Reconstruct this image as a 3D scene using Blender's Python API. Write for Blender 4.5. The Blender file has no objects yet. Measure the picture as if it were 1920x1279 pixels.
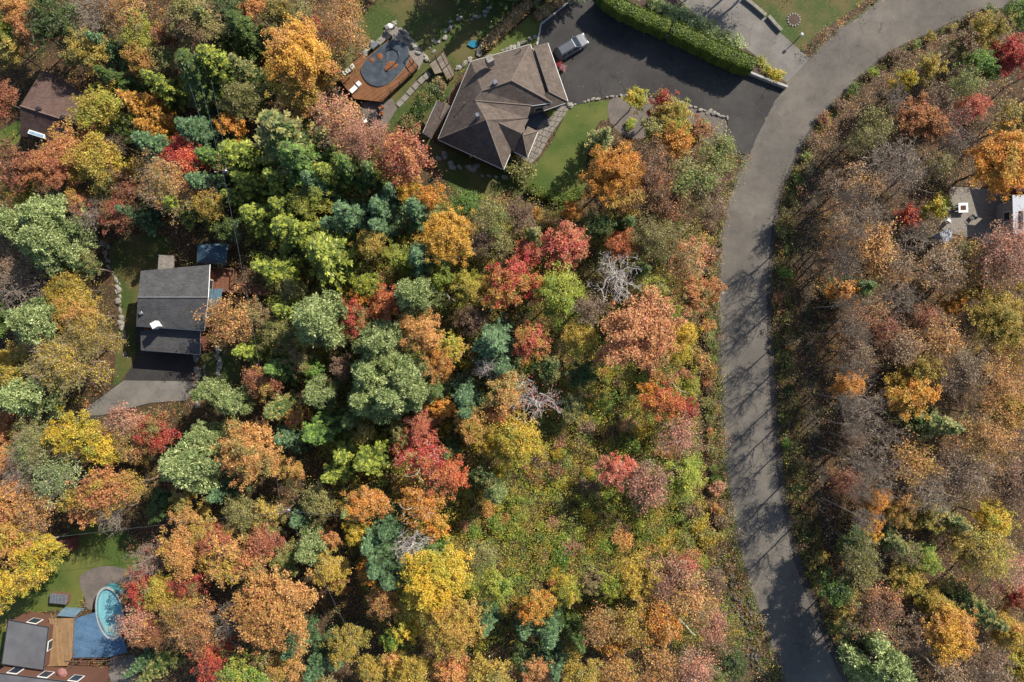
import bpy, bmesh, math, random
import numpy as np
from mathutils import Vector, Matrix

# ------------------------------------------------------------------ camera, sky, sun, exposure
SC = bpy.context.scene
COL = SC.collection
CAM_H = 92.0            # drone height over the ground, metres
PPM = 14.0              # photo pixels (1920 wide) per metre at ground level
cam_data = bpy.data.cameras.new("camera")
cam = bpy.data.objects.new("camera", cam_data)
COL.objects.link(cam)
cam.location = (0, 0, CAM_H)
cam.rotation_euler = (0, 0, 0)
cam_data.sensor_width = 36.0
cam_data.lens = 18.0 * CAM_H / (960 / PPM)
cam_data.clip_start = 1.0
cam_data.clip_end = 5000.0
SC.camera = cam

SUN_AZ = math.radians(46.0)     # clockwise from +Y (picture top)
SUN_EL = math.radians(38.0)
world = bpy.data.worlds.new("World")
SC.world = world
world.use_nodes = True
wn = world.node_tree.nodes
wl = world.node_tree.links
wn.clear()
wo = wn.new("ShaderNodeOutputWorld")
wb = wn.new("ShaderNodeBackground")
ws = wn.new("ShaderNodeTexSky")
ws.sky_type = 'NISHITA'
ws.sun_disc = False
ws.sun_elevation = SUN_EL
ws.sun_rotation = SUN_AZ
ws.altitude = 300
wb.inputs["Strength"].default_value = 0.1
wl.new(ws.outputs[0], wb.inputs[0])
wl.new(wb.outputs[0], wo.inputs[0])
sun_data = bpy.data.lights.new("sun", 'SUN')
sun_data.energy = 4.6
sun_data.angle = math.radians(0.5)
sun_data.color = (1.0, 0.93, 0.82)
sun = bpy.data.objects.new("sun", sun_data)
COL.objects.link(sun)
sv = Vector((math.sin(SUN_AZ) * math.cos(SUN_EL), math.cos(SUN_AZ) * math.cos(SUN_EL), math.sin(SUN_EL)))
sun.rotation_euler = sv.to_track_quat('Z', 'Y').to_euler()
sun.location = (80, 80, 120)

SC.view_settings.view_transform = 'Standard'
SC.view_settings.look = 'None'
SC.view_settings.gamma = 1.0
SC.view_settings.exposure = 0.7
SC.view_settings.use_curve_mapping = False
SC.cycles.max_bounces = 6
SC.cycles.diffuse_bounces = 3
SC.cycles.glossy_bounces = 2
SC.cycles.transmission_bounces = 4
SC.cycles.transparent_max_bounces = 4

rng = random.Random(11)
NR = np.random.default_rng(7)


def W(px, py, z=0.0):
    """photo pixel of a point at height z -> world position (the camera looks straight down)"""
    k = (CAM_H - z) / CAM_H / PPM
    return Vector(((px - 960) * k, -(py - 639.5) * k, z))


# ------------------------------------------------------------------ materials
def srgb(c):
    c = c / 255.0
    return c / 12.92 if c < 0.04045 else ((c + 0.055) / 1.055) ** 2.4


def lin(r, g, b, k=1.0):
    return (srgb(r) * k, srgb(g) * k, srgb(b) * k, 1.0)


MATS = {}


def nodes_of(name):
    m = bpy.data.materials.new(name)
    m.use_nodes = True
    nt = m.node_tree
    nt.nodes.clear()
    out = nt.nodes.new("ShaderNodeOutputMaterial")
    return m, nt, out


def surf(name, col, col2=None, scale=3.0, rough=0.85, bump=0.0, bscale=None, col3=None, scale3=0.25,
         detail=8.0, metal=0.0, spec=0.3, rot=0.0, stretch=(1, 1, 1)):
    """rough real-world surface: two-tone fine noise, an optional broad third tone, relief"""
    if name in MATS:
        return MATS[name]
    m, nt, out = nodes_of(name)
    N, L = nt.nodes, nt.links
    b = N.new("ShaderNodeBsdfPrincipled")
    b.inputs["Roughness"].default_value = rough
    b.inputs["Metallic"].default_value = metal
    b.inputs["Specular IOR Level"].default_value = spec
    tc = N.new("ShaderNodeTexCoord")
    mp = N.new("ShaderNodeMapping")
    mp.inputs["Rotation"].default_value = (0, 0, rot)
    mp.inputs["Scale"].default_value = stretch
    L.new(tc.outputs["Object"], mp.inputs[0])
    nz = N.new("ShaderNodeTexNoise")
    nz.inputs["Scale"].default_value = scale
    nz.inputs["Detail"].default_value = detail
    nz.inputs["Roughness"].default_value = 0.65
    L.new(mp.outputs[0], nz.inputs["Vector"])
    rp = N.new("ShaderNodeValToRGB")
    rp.color_ramp.elements[0].position = 0.33
    rp.color_ramp.elements[1].position = 0.67
    rp.color_ramp.elements[0].color = col
    rp.color_ramp.elements[1].color = col2 or col
    L.new(nz.outputs["Fac"], rp.inputs[0])
    c = rp.outputs[0]
    if col3:
        n3 = N.new("ShaderNodeTexNoise")
        n3.inputs["Scale"].default_value = scale3
        n3.inputs["Detail"].default_value = 5
        L.new(mp.outputs[0], n3.inputs["Vector"])
        r3 = N.new("ShaderNodeValToRGB")
        r3.color_ramp.elements[0].position = 0.42
        r3.color_ramp.elements[1].position = 0.62
        L.new(n3.outputs["Fac"], r3.inputs[0])
        mx = N.new("ShaderNodeMix")
        mx.data_type = 'RGBA'
        L.new(r3.outputs[0], mx.inputs[0])
        L.new(c, mx.inputs[6])
        mx.inputs[7].default_value = col3
        c = mx.outputs[2]
    L.new(c, b.inputs["Base Color"])
    if bump > 0:
        nb = N.new("ShaderNodeTexNoise")
        nb.inputs["Scale"].default_value = bscale or scale * 2
        nb.inputs["Detail"].default_value = 6
        L.new(mp.outputs[0], nb.inputs["Vector"])
        bp = N.new("ShaderNodeBump")
        bp.inputs["Strength"].default_value = bump
        bp.inputs["Distance"].default_value = 0.05
        L.new(nb.outputs["Fac"], bp.inputs["Height"])
        L.new(bp.outputs[0], b.inputs["Normal"])
    L.new(b.outputs[0], out.inputs[0])
    MATS[name] = m
    return m


def rows(name, col, col2, mortar, rot, row, width, rough=0.9, bump=0.4, msize=0.012, offset=0.5):
    """shingle courses, deck boards or slabs too fine to be picked apart at this distance"""
    m, nt, out = nodes_of(name)
    N, L = nt.nodes, nt.links
    b = N.new("ShaderNodeBsdfPrincipled")
    b.inputs["Roughness"].default_value = rough
    b.inputs["Specular IOR Level"].default_value = 0.25
    tc = N.new("ShaderNodeTexCoord")
    mp = N.new("ShaderNodeMapping")
    mp.inputs["Rotation"].default_value = (0, 0, rot)
    L.new(tc.outputs["Object"], mp.inputs[0])
    br = N.new("ShaderNodeTexBrick")
    br.inputs["Scale"].default_value = 1.0
    br.inputs["Row Height"].default_value = row
    br.inputs["Brick Width"].default_value = width
    br.inputs["Mortar Size"].default_value = msize
    br.inputs["Bias"].default_value = 0.0
    br.offset = offset
    br.inputs["Color1"].default_value = col
    br.inputs["Color2"].default_value = col2
    br.inputs["Mortar"].default_value = mortar
    L.new(mp.outputs[0], br.inputs["Vector"])
    nz = N.new("ShaderNodeTexNoise")
    nz.inputs["Scale"].default_value = 0.9
    nz.inputs["Detail"].default_value = 9
    nz.inputs["Roughness"].default_value = 0.7
    L.new(mp.outputs[0], nz.inputs["Vector"])
    mr = N.new("ShaderNodeMapRange")
    mr.inputs[1].default_value = 0.3
    mr.inputs[2].default_value = 0.7
    mr.inputs[3].default_value = 0.72
    mr.inputs[4].default_value = 1.25
    L.new(nz.outputs["Fac"], mr.inputs[0])
    mx = N.new("ShaderNodeMix")
    mx.data_type = 'RGBA'
    mx.blend_type = 'MULTIPLY'
    mx.inputs[0].default_value = 1.0
    L.new(br.outputs["Color"], mx.inputs[6])
    L.new(mr.outputs[0], mx.inputs[7])
    L.new(mx.outputs[2], b.inputs["Base Color"])
    bp = N.new("ShaderNodeBump")
    bp.inputs["Strength"].default_value = bump
    bp.inputs["Distance"].default_value = 0.02
    bp.invert = True
    L.new(br.outputs["Fac"], bp.inputs["Height"])
    L.new(bp.outputs[0], b.inputs["Normal"])
    L.new(b.outputs[0], out.inputs[0])
    MATS[name] = m
    return m


def leafmat(name, trans=0.3, attr=None, hue=0.03, lo=0.6, hi=1.35):
    """thin foliage: colour of the thing itself (object colour or tint attribute), varied leaf by leaf, clump by clump"""
    m, nt, out = nodes_of(name)
    N, L = nt.nodes, nt.links
    a1 = N.new("ShaderNodeAttribute")
    a1.attribute_name = "rnd"
    if attr:
        c = N.new("ShaderNodeAttribute")
        c.attribute_name = attr
        base = c.outputs["Color"]
    else:
        oi = N.new("ShaderNodeObjectInfo")
        t2 = N.new("ShaderNodeAttribute")
        t2.attribute_type = 'OBJECT'
        t2.attribute_name = "second_tint"
        a2 = N.new("ShaderNodeAttribute")
        a2.attribute_name = "clump"
        mr0 = N.new("ShaderNodeMapRange")
        mr0.inputs[1].default_value = 0.4
        mr0.inputs[2].default_value = 0.8
        L.new(a2.outputs["Fac"], mr0.inputs[0])
        mx0 = N.new("ShaderNodeMix")
        mx0.data_type = 'RGBA'
        L.new(mr0.outputs[0], mx0.inputs[0])
        L.new(oi.outputs["Color"], mx0.inputs[6])
        L.new(t2.outputs["Color"], mx0.inputs[7])
        base = mx0.outputs[2]
    hs = N.new("ShaderNodeHueSaturation")
    mh = N.new("ShaderNodeMapRange")
    mh.inputs[3].default_value = 0.5 - hue
    mh.inputs[4].default_value = 0.5 + hue
    L.new(a1.outputs["Fac"], mh.inputs[0])
    L.new(mh.outputs[0], hs.inputs["Hue"])
    wnz = N.new("ShaderNodeMath")
    wnz.operation = 'MULTIPLY'
    wnz.inputs[1].default_value = 7.31
    L.new(a1.outputs["Fac"], wnz.inputs[0])
    fr = N.new("ShaderNodeMath")
    fr.operation = 'FRACT'
    L.new(wnz.outputs[0], fr.inputs[0])
    mv = N.new("ShaderNodeMapRange")
    mv.inputs[3].default_value = lo
    mv.inputs[4].default_value = hi
    L.new(fr.outputs[0], mv.inputs[0])
    L.new(mv.outputs[0], hs.inputs["Value"])
    L.new(base, hs.inputs["Color"])
    d = N.new("ShaderNodeBsdfDiffuse")
    t = N.new("ShaderNodeBsdfTranslucent")
    L.new(hs.outputs[0], d.inputs[0])
    L.new(hs.outputs[0], t.inputs[0])
    ms = N.new("ShaderNodeMixShader")
    ms.inputs[0].default_value = trans
    L.new(d.outputs[0], ms.inputs[1])
    L.new(t.outputs[0], ms.inputs[2])
    g = N.new("ShaderNodeBsdfGlossy")
    g.inputs["Roughness"].default_value = 0.5
    g.inputs["Color"].default_value = (1, 1, 1, 1)
    m2 = N.new("ShaderNodeMixShader")
    m2.inputs[0].default_value = 0.025
    L.new(ms.outputs[0], m2.inputs[1])
    L.new(g.outputs[0], m2.inputs[2])
    L.new(m2.outputs[0], out.inputs[0])
    MATS[name] = m
    return m


M_LEAF = leafmat("broad_leaves", 0.32)
M_NEEDLE = leafmat("needles", 0.15, hue=0.02, lo=0.55, hi=1.45)
M_UNDER = leafmat("undergrowth_leaves", 0.3, attr="tint", hue=.015, lo=.75, hi=1.25)
M_BARK = surf("grey_bark", lin(120, 108, 96), lin(78, 68, 60), 6, bump=0.5, stretch=(1, 1, .3))
M_PALE = surf("pale_grey_bark", lin(206, 200, 194), lin(164, 156, 150), 5, bump=0.4, stretch=(1, 1, .3))
M_PALE2 = surf("weathered_grey_bark", lin(160, 147, 132), lin(112, 99, 87), 5, bump=0.3, stretch=(1, 1, .3))
M_TWIG = surf("brown_grey_twigs", lin(142, 120, 100), lin(98, 80, 66), 5, bump=0.3, stretch=(1, 1, .3))


# ------------------------------------------------------------------ object helpers
def tag(o, label=None, cat=None, group=None, kind=None):
    if label:
        o["label"] = label
    if cat:
        o["category"] = cat
    if group:
        o["group"] = group
    if kind:
        o["kind"] = kind
    return o


def link(name, mesh, parent=None):
    o = bpy.data.objects.new(name, mesh)
    COL.objects.link(o)
    if parent:
        o.parent = parent
    return o


def empty(name, loc, rz=0.0):
    o = bpy.data.objects.new(name, None)
    o.empty_display_size = 0.5
    o.location = loc
    o.rotation_euler = (0, 0, rz)
    COL.objects.link(o)
    return o


def mesh_np(name, verts, quads, mat, attrs=None, colors=None):
    """fast mesh from numpy arrays (n,3), (m,4) with per-face float attributes and colours"""
    me = bpy.data.meshes.new(name)
    nv, nf = len(verts), len(quads)
    me.vertices.add(nv)
    me.vertices.foreach_set("co", np.asarray(verts, np.float32).ravel())
    k = quads.shape[1]
    me.loops.add(nf * k)
    me.loops.foreach_set("vertex_index", np.asarray(quads, np.int32).ravel())
    me.polygons.add(nf)
    me.polygons.foreach_set("loop_start", np.arange(0, nf * k, k, dtype=np.int32))
    me.update(calc_edges=True)
    for an, av in (attrs or {}).items():
        a = me.attributes.new(an, 'FLOAT', 'FACE')
        a.data.foreach_set("value", np.asarray(av, np.float32))
    if colors is not None:
        a = me.attributes.new("tint", 'FLOAT_COLOR', 'FACE')
        c = np.ones((nf, 4), np.float32)
        c[:, :3] = colors
        a.data.foreach_set("color", c.ravel())
    me.materials.append(mat)
    return me


class MB:
    """collects boxes, prisms and tubes; build() links ONE mesh object"""

    def __init__(s):
        s.v, s.f = [], []

    def add(s, vs, fs):
        o = len(s.v)
        s.v += [tuple(v) for v in vs]
        s.f += [tuple(i + o for i in f) for f in fs]
        return s

    def box(s, c, d, rz=0.0):
        x, y, z = d[0] / 2, d[1] / 2, d[2] / 2
        vs = []
        cr, sr = math.cos(rz), math.sin(rz)
        for k in (-z, z):
            for (i, j) in ((-x, -y), (x, -y), (x, y), (-x, y)):
                vs.append((c[0] + i * cr - j * sr, c[1] + i * sr + j * cr, c[2] + k))
        return s.add(vs, [(3, 2, 1, 0), (4, 5, 6, 7), (0, 1, 5, 4), (1, 2, 6, 5), (2, 3, 7, 6), (3, 0, 4, 7)])

    def prism(s, pts, z0, z1, top=None):
        n = len(pts)
        vs = [(p[0], p[1], z0) for p in pts] + [(p[0], p[1], z1) for p in (top or pts)]
        fs = [tuple(range(n - 1, -1, -1)), tuple(range(n, 2 * n))]
        fs += [(i, (i + 1) % n, n + (i + 1) % n, n + i) for i in range(n)]
        return s.add(vs, fs)

    def tube(s, pts, rad, sides=6, cap=True):
        pts = [Vector(p) for p in pts]
        if not isinstance(rad, (list, tuple)):
            rad = [rad] * len(pts)
        rings = []
        for i, p in enumerate(pts):
            d = pts[min(i + 1, len(pts) - 1)] - pts[max(i - 1, 0)]
            if d.length < 1e-6:
                d = Vector((0, 0, 1))
            d.normalize()
            u = d.orthogonal().normalized() if abs(d.z) < 0.99 else Vector((1, 0, 0))
            w = d.cross(u)
            rings.append([p + (u * math.cos(2 * math.pi * k / sides) + w * math.sin(2 * math.pi * k / sides)) * rad[i] for k in range(sides)])
        vs = [v for r in rings for v in r]
        fs = []
        for i in range(len(pts) - 1):
            for k in range(sides):
                fs.append((i * sides + k, i * sides + (k + 1) % sides, (i + 1) * sides + (k + 1) % sides, (i + 1) * sides + k))
        if cap:
            fs.append(tuple(range(sides - 1, -1, -1)))
            fs.append(tuple((len(pts) - 1) * sides + k for k in range(sides)))
        return s.add(vs, fs)

    def lathe(s, c, prof, n=20, sx=1.0, sy=1.0, rz=0.0, cap=True):
        vs = []
        cr, sr = math.cos(rz), math.sin(rz)
        for (r, z) in prof:
            for k in range(n):
                a = 2 * math.pi * k / n
                x, y = r * sx * math.cos(a), r * sy * math.sin(a)
                vs.append((c[0] + x * cr - y * sr, c[1] + x * sr + y * cr, c[2] + z))
        fs = []
        for i in range(len(prof) - 1):
            for k in range(n):
                fs.append((i * n + k, i * n + (k + 1) % n, (i + 1) * n + (k + 1) % n, (i + 1) * n + k))
        if cap:
            fs.append(tuple(range(n - 1, -1, -1)))
            fs.append(tuple((len(prof) - 1) * n + k for k in range(n)))
        return s.add(vs, fs)

    def mesh(s, name, mat):
        me = bpy.data.meshes.new(name)
        me.from_pydata(s.v, [], s.f)
        me.materials.append(mat)
        return me

    def build(s, name, mat, parent=None, bevel=0.0, smooth=False):
        me = s.mesh(name, mat)
        bm = bmesh.new()
        bm.from_mesh(me)
        bmesh.ops.recalc_face_normals(bm, faces=bm.faces)
        if bevel > 0:
            bmesh.ops.bevel(bm, geom=[e for e in bm.edges], offset=bevel, segments=1, affect='EDGES')
        bm.to_mesh(me)
        bm.free()
        if smooth:
            me.shade_smooth()
        o = link(name, me)
        if parent:
            o.parent = parent
            o.matrix_parent_inverse = Matrix.LocRotScale(parent.location, parent.rotation_euler, parent.scale).inverted()
        return o


def spline(pts, n=6, closed=False):
    """Catmull-Rom through 2-D points"""
    out = []
    m = len(pts)
    rngi = range(m if closed else m - 1)
    for i in rngi:
        if closed:
            p0, p1, p2, p3 = (pts[(i + k) % m] for k in (-1, 0, 1, 2))
        else:
            p0, p1, p2, p3 = pts[max(i - 1, 0)], pts[i], pts[i + 1], pts[min(i + 2, m - 1)]
        for k in range(n):
            t = k / n
            out.append(tuple(0.5 * (2 * b + (c - a) * t + (2 * a - 5 * b + 4 * c - d) * t * t + (3 * b - a - 3 * c + d) * t ** 3)
                             for a, b, c, d in zip(p0, p1, p2, p3)))
    if not closed:
        out.append(tuple(pts[-1]))
    return out


def poly_mesh(name, pts3, mat):
    me = bpy.data.meshes.new(name)
    bm = bmesh.new()
    f = bm.faces.new([bm.verts.new(p) for p in pts3])
    bm.normal_update()
    if f.normal.z < 0:
        f.normal_flip()
    bmesh.ops.triangulate(bm, faces=bm.faces[:])
    bm.to_mesh(me)
    bm.free()
    me.materials.append(mat)
    return me


OPEN = []   # photo polygons (ground level) where no undergrowth grows


def sheet(name, px, z, mat, kind="structure", open_=True):
    if open_:
        OPEN.append(np.array(px, float))
    return tag(link(name, poly_mesh(name, [W(x, y, z) for x, y in px], mat)), kind=kind)


def inside(poly, x, y):
    r = np.zeros(np.shape(x), bool)
    n = len(poly)
    j = n - 1
    for i in range(n):
        xi, yi = poly[i]
        xj, yj = poly[j]
        if yi != yj:
            c = ((yi > y) != (yj > y)) & (x < (xj - xi) * (y - yi) / (yj - yi) + xi)
            r ^= c
        j = i
    return r


# ------------------------------------------------------------------ the setting: ground, lawns, road, drives
def Z(ox, oy, s):
    return lambda pts: [(ox + p[0] / s, oy + p[1] / s) + tuple(p[2:]) for p in pts]


ZA, ZB, ZC = Z(600, 0, 3.456), Z(1000, 0, 3.456), Z(1420, 0, 3.456)
ZD, ZE, ZF, ZG = Z(0, 0, 3.876), Z(150, 420, 3.1975), Z(0, 980, 4.279), Z(1500, 280, 3.552)

M_GROUND = surf("leaf_litter_soil", lin(104, 80, 56), lin(40, 32, 24), 3.2, bump=1.0, bscale=7, col3=lin(62, 54, 34), scale3=0.3, detail=12)
M_LAWN = surf("mown_lawn", lin(80, 96, 38), lin(50, 68, 24), 5.0, bump=0.7, bscale=14, col3=lin(94, 98, 46), scale3=0.18)
M_LAWN2 = surf("duller_lawn", lin(74, 88, 38), lin(46, 60, 24), 3.0, bump=0.8, bscale=10, col3=lin(92, 84, 48), scale3=0.25)  # slightly darker grass with browner patches
M_ROAD = surf("weathered_road", lin(99, 94, 87), lin(87, 82, 76), 9.0, rough=0.92, bump=0.2, bscale=40, col3=lin(107, 101, 92), scale3=0.15)


def crack(m, scale, width, col, fac=.5, stain=None):
    """fine cracks and long worn stains laid over a paved surface's colour"""
    nt = m.node_tree
    N, L = nt.nodes, nt.links
    b = [n for n in N if n.type == 'BSDF_PRINCIPLED'][0]
    src = b.inputs["Base Color"].links[0].from_socket
    tc = N.new("ShaderNodeTexCoord")
    nz = N.new("ShaderNodeTexNoise")
    nz.inputs["Scale"].default_value = 1.1
    nz.inputs["Detail"].default_value = 6
    L.new(tc.outputs["Object"], nz.inputs["Vector"])
    ad = N.new("ShaderNodeVectorMath")
    ad.operation = 'MULTIPLY_ADD'
    ad.inputs[1].default_value = (1.6, 1.6, 0)
    L.new(nz.outputs["Color"], ad.inputs[0])
    L.new(tc.outputs["Object"], ad.inputs[2])
    vo = N.new("ShaderNodeTexVoronoi")
    vo.feature = 'DISTANCE_TO_EDGE'
    vo.inputs["Scale"].default_value = scale
    L.new(ad.outputs[0], vo.inputs["Vector"])
    mr = N.new("ShaderNodeMapRange")
    mr.inputs[1].default_value = width * .4
    mr.inputs[2].default_value = width
    mr.inputs[3].default_value = fac
    mr.inputs[4].default_value = 0
    L.new(vo.outputs["Distance"], mr.inputs[0])
    n2 = N.new("ShaderNodeTexNoise")
    n2.inputs["Scale"].default_value = .16
    n2.inputs["Detail"].default_value = 3
    L.new(tc.outputs["Object"], n2.inputs["Vector"])
    m2 = N.new("ShaderNodeMapRange")
    m2.inputs[1].default_value = .45
    m2.inputs[2].default_value = .6
    L.new(n2.outputs["Fac"], m2.inputs[0])
    mu = N.new("ShaderNodeMath")
    mu.operation = 'MULTIPLY'
    L.new(mr.outputs[0], mu.inputs[0])
    L.new(m2.outputs[0], mu.inputs[1])
    mx = N.new("ShaderNodeMix")
    mx.data_type = 'RGBA'
    L.new(mu.outputs[0], mx.inputs[0])
    L.new(src, mx.inputs[6])
    mx.inputs[7].default_value = col
    out = mx.outputs[2]
    n3 = N.new("ShaderNodeTexNoise")      # blotchy stains and repairs
    n3.inputs["Scale"].default_value = .7
    n3.inputs["Detail"].default_value = 10
    n3.inputs["Roughness"].default_value = .75
    L.new(tc.outputs["Object"], n3.inputs["Vector"])
    m3 = N.new("ShaderNodeMapRange")
    m3.inputs[1].default_value = .3
    m3.inputs[2].default_value = .7
    m3.inputs[3].default_value = .8
    m3.inputs[4].default_value = 1.2
    L.new(n3.outputs["Fac"], m3.inputs[0])
    mm = N.new("ShaderNodeMix")
    mm.data_type = 'RGBA'
    mm.blend_type = 'MULTIPLY'
    mm.inputs[0].default_value = 1
    L.new(out, mm.inputs[6])
    L.new(m3.outputs[0], mm.inputs[7])
    L.new(mm.outputs[2], b.inputs["Base Color"])


crack(M_ROAD, .22, .009, lin(70, 66, 62), .6)
M_SHOULDER = surf("gravel_shoulder", lin(112, 105, 97), lin(76, 70, 62), 14, bump=0.7, bscale=22, col3=lin(84, 84, 50), scale3=0.4)
M_EDGE = surf("gutter_asphalt", lin(80, 75, 69), lin(64, 60, 55), 9, bump=0.3, bscale=30)
M_DRIVE = surf("dark_asphalt", lin(58, 56, 55), lin(48, 46, 46), 12, rough=0.9, bump=0.15, bscale=45, col3=lin(68, 65, 62), scale3=0.12)
crack(M_DRIVE, .16, .012, lin(38, 36, 36), .7)
M_CONC = surf("pale_concrete", lin(112, 108, 102), lin(98, 94, 88), 6, bump=0.15, bscale=30, col3=lin(118, 113, 107), scale3=0.3)
crack(M_CONC, .3, .01, lin(66, 62, 58), .6)
M_GRAVEL = surf("grey_gravel", lin(118, 111, 104), lin(72, 66, 62), 16, bump=0.9, bscale=26, col3=lin(116, 104, 96), scale3=0.5)
M_MULCH = surf("brown_mulch", lin(96, 78, 66), lin(58, 46, 40), 12, bump=0.8, bscale=20)
M_STONE = surf("pale_limestone", lin(158, 152, 142), lin(112, 107, 98), 3.5, bump=0.6, bscale=7, col3=lin(120, 116, 104), scale3=1.2)
M_SLAB = surf("grey_flagstone", lin(138, 131, 121), lin(110, 104, 96), 3.0, bump=0.3, bscale=10)
M_WHITE = surf("white_paint", lin(226, 226, 222), lin(212, 212, 208), 4, rough=0.6, bump=0.03)
M_GLASS = surf("dark_window_glass", lin(38, 46, 56), lin(52, 62, 74), 1.0, rough=0.08, spec=0.6)
M_METAL = surf("grey_metal", lin(150, 152, 156), lin(120, 122, 126), 6, rough=0.4, metal=0.6)
M_BLACK = surf("black_plastic", lin(34, 34, 36), lin(48, 48, 50), 8, rough=0.5)
M_WOOD = surf("stained_wood", lin(158, 98, 56), lin(120, 70, 38), 6, bump=0.2, stretch=(1, 6, 1))
M_GREYWOOD = surf("weathered_wood", lin(120, 92, 74), lin(86, 64, 52), 6, bump=0.2, stretch=(1, 6, 1))

g = tag(link("ground", poly_mesh("ground", [(-1200, -1200, -0.02), (1200, -1200, -0.02), (1200, 1200, -0.02), (-1200, 1200, -0.02)], M_GROUND)), kind="structure")

ROAD_L = [(1780, -95), (1712, -40), (1654, 0), (1594, 43), (1518, 111), (1469, 166), (1428, 240), (1398, 305), (1372, 365), (1356, 430), (1350, 520),
          (1350, 620), (1353, 700), (1358, 800), (1366, 900), (1378, 980), (1396, 1060), (1422, 1140), (1450, 1215), (1476, 1279), (1530, 1400), (1600, 1520)]
ROAD_R = [(2060, -40), (1990, -12), (1920, 8), (1825, 24), (1753, 56), (1666, 98), (1600, 153), (1550, 206), (1512, 252), (1478, 318), (1458, 372),
          (1446, 440), (1439, 520), (1437, 600), (1442, 700), (1448, 800), (1456, 880), (1468, 960), (1492, 1060), (1521, 1140), (1552, 1215), (1580, 1279), (1640, 1400), (1710, 1520)]


def even(pts, n):
    p = np.array(spline(pts, 8))
    d = np.r_[0, np.cumsum(np.hypot(*np.diff(p, axis=0).T))]
    t = np.linspace(0, d[-1], n)
    return np.c_[np.interp(t, d, p[:, 0]), np.interp(t, d, p[:, 1])]


RN = 260
RL, RR = even(ROAD_L, RN), even(ROAD_R, RN)


def strip(name, left, right, z, mat, jl=0.0, jr=0.0, kind="structure", open_=True):
    left = left + NR.normal(0, 1, left.shape) * jl
    right = right + NR.normal(0, 1, right.shape) * jr
    vs = [W(x, y, z) for x, y in left] + [W(x, y, z) for x, y in right]
    n = len(left)
    me = bpy.data.meshes.new(name)
    me.from_pydata(vs, [], [(i, n + i, n + i + 1, i + 1) for i in range(n - 1)])
    me.materials.append(mat)
    if open_:
        OPEN.append(np.vstack([left, right[::-1]]))
    return tag(link(name, me), kind=kind)


nrm = (RR - RL) / np.linalg.norm(RR - RL, axis=1)[:, None]
strip("gravel_shoulder", RL - nrm * 9, RL + nrm * 6, 0.02, M_SHOULDER, jl=2.2, open_=False)
strip("road", RL, RR, 0.06, M_ROAD, jl=1.1, jr=0.5)
strip("road_edge", RR - nrm * 1, RR + nrm * 13, 0.03, M_EDGE, jr=1.2)
# cracks and joint seams of the worn surface
M_TAR = surf("tar_seam", lin(104, 100, 96), lin(86, 82, 80), 10)
strip("road_seam", RL + nrm * 13, RL + nrm * 13.9, 0.064, M_TAR, jl=0.25, jr=0.25, open_=False)
strip("road_seam", RR - nrm * 3.2, RR - nrm * 1.8, 0.064, M_TAR, jl=0.3, jr=0.3, open_=False)

DRIVE = ZB([(-70, 330), (25, 290), (50, 160), (250, 0), (330, -70), (420, -40), (440, 0), (720, 183), (870, 248), (1400, 482), (1632, 572), (1560, 690), (1470, 870),
            (1400, 1000), (1385, 1002), (1285, 985), (1246, 915), (1262, 775), (1180, 738), (1000, 682), (830, 636), (700, 622), (590, 618), (500, 632), (380, 655), (236, 690), (200, 700), (60, 690)])
sheet("driveway", DRIVE, 0.05, M_DRIVE)
NDRIVE = ZB([(760, -90), (950, 0), (1090, 130), (1420, 345), (1640, 535), (1735, 450), (1790, 380), (1600, 212), (1500, 105), (1365, -5), (1320, -90)])
sheet("driveway", NDRIVE, 0.052, M_CONC)
sheet("lawn", ZA([(190, 350), (240, 130), (420, -40), (1330, -40), (1060, 300), (985, 400), (900, 500), (840, 650), (640, 850), (420, 850), (300, 640), (105, 500)]), 0.012, M_LAWN2)
sheet("lawn", ZA([(1000, 420), (1080, 345), (1430, 40), (1500, -40), (1640, -40), (1432, 150), (1418, 290), (1360, 300)]), 0.016, M_LAWN)
FRONT = spline(ZB([(492, 652), (240, 694), (190, 780), (110, 930), (10, 1070), (-60, 1140), (0, 1235), (180, 1300), (330, 1240), (345, 1020), (420, 800), (486, 770)]), 4, True)
sheet("lawn", FRONT, 0.020, M_LAWN)
sheet("lawn", ZA([(660, 870), (760, 940), (1190, 1120), (1340, 1040), (1400, 1080), (1360, 1260), (1050, 1270), (860, 1230), (740, 1060)]), 0.008, M_LAWN2)
sheet("lawn", ZC([(-90, -60), (800, -60), (700, 5), (560, 105), (390, 215), (290, 340), (205, 292), (150, 212), (60, 112), (-10, 70)]), 0.012, M_LAWN2)
sheet("lawn", spline(ZE([(170, 170), (330, 60), (560, 100), (480, 300), (370, 290), (332, 620), (330, 800), (262, 915), (200, 960), (235, 500)]), 3, True), 0.012, M_LAWN2)
sheet("lawn", ZE([(725, 790), (900, 740), (990, 860), (920, 990), (740, 1060)]), 0.012, M_LAWN2)
sheet("lawn", spline(ZF([(-40, 760), (120, 610), (300, 450), (430, 270), (560, 60), (900, 20), (1150, 200), (1110, 420), (960, 470), (700, 560), (640, 700), (480, 700), (180, 745), (70, 790), (10, 1130), (-40, 1150)]), 3, True), 0.012, M_LAWN)
sheet("lawn", ZD([(-20, 960), (150, 865), (150, 1010), (90, 1080), (-20, 1060)]), 0.012, M_LAWN)
sheet("gravel_bed", spline(ZB([(494, 652), (600, 628), (830, 645), (1000, 692), (1180, 748), (1250, 785), (1236, 915), (1090, 930), (900, 800), (700, 900), (560, 860), (492, 780)]), 4, True), 0.026, M_GRAVEL)
sheet("gravel_bed", spline(ZF([(640, 440), (800, 350), (1000, 370), (1110, 430), (1040, 560), (980, 640), (720, 700), (680, 600)]), 4, True), 0.03, M_GRAVEL)
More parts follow.
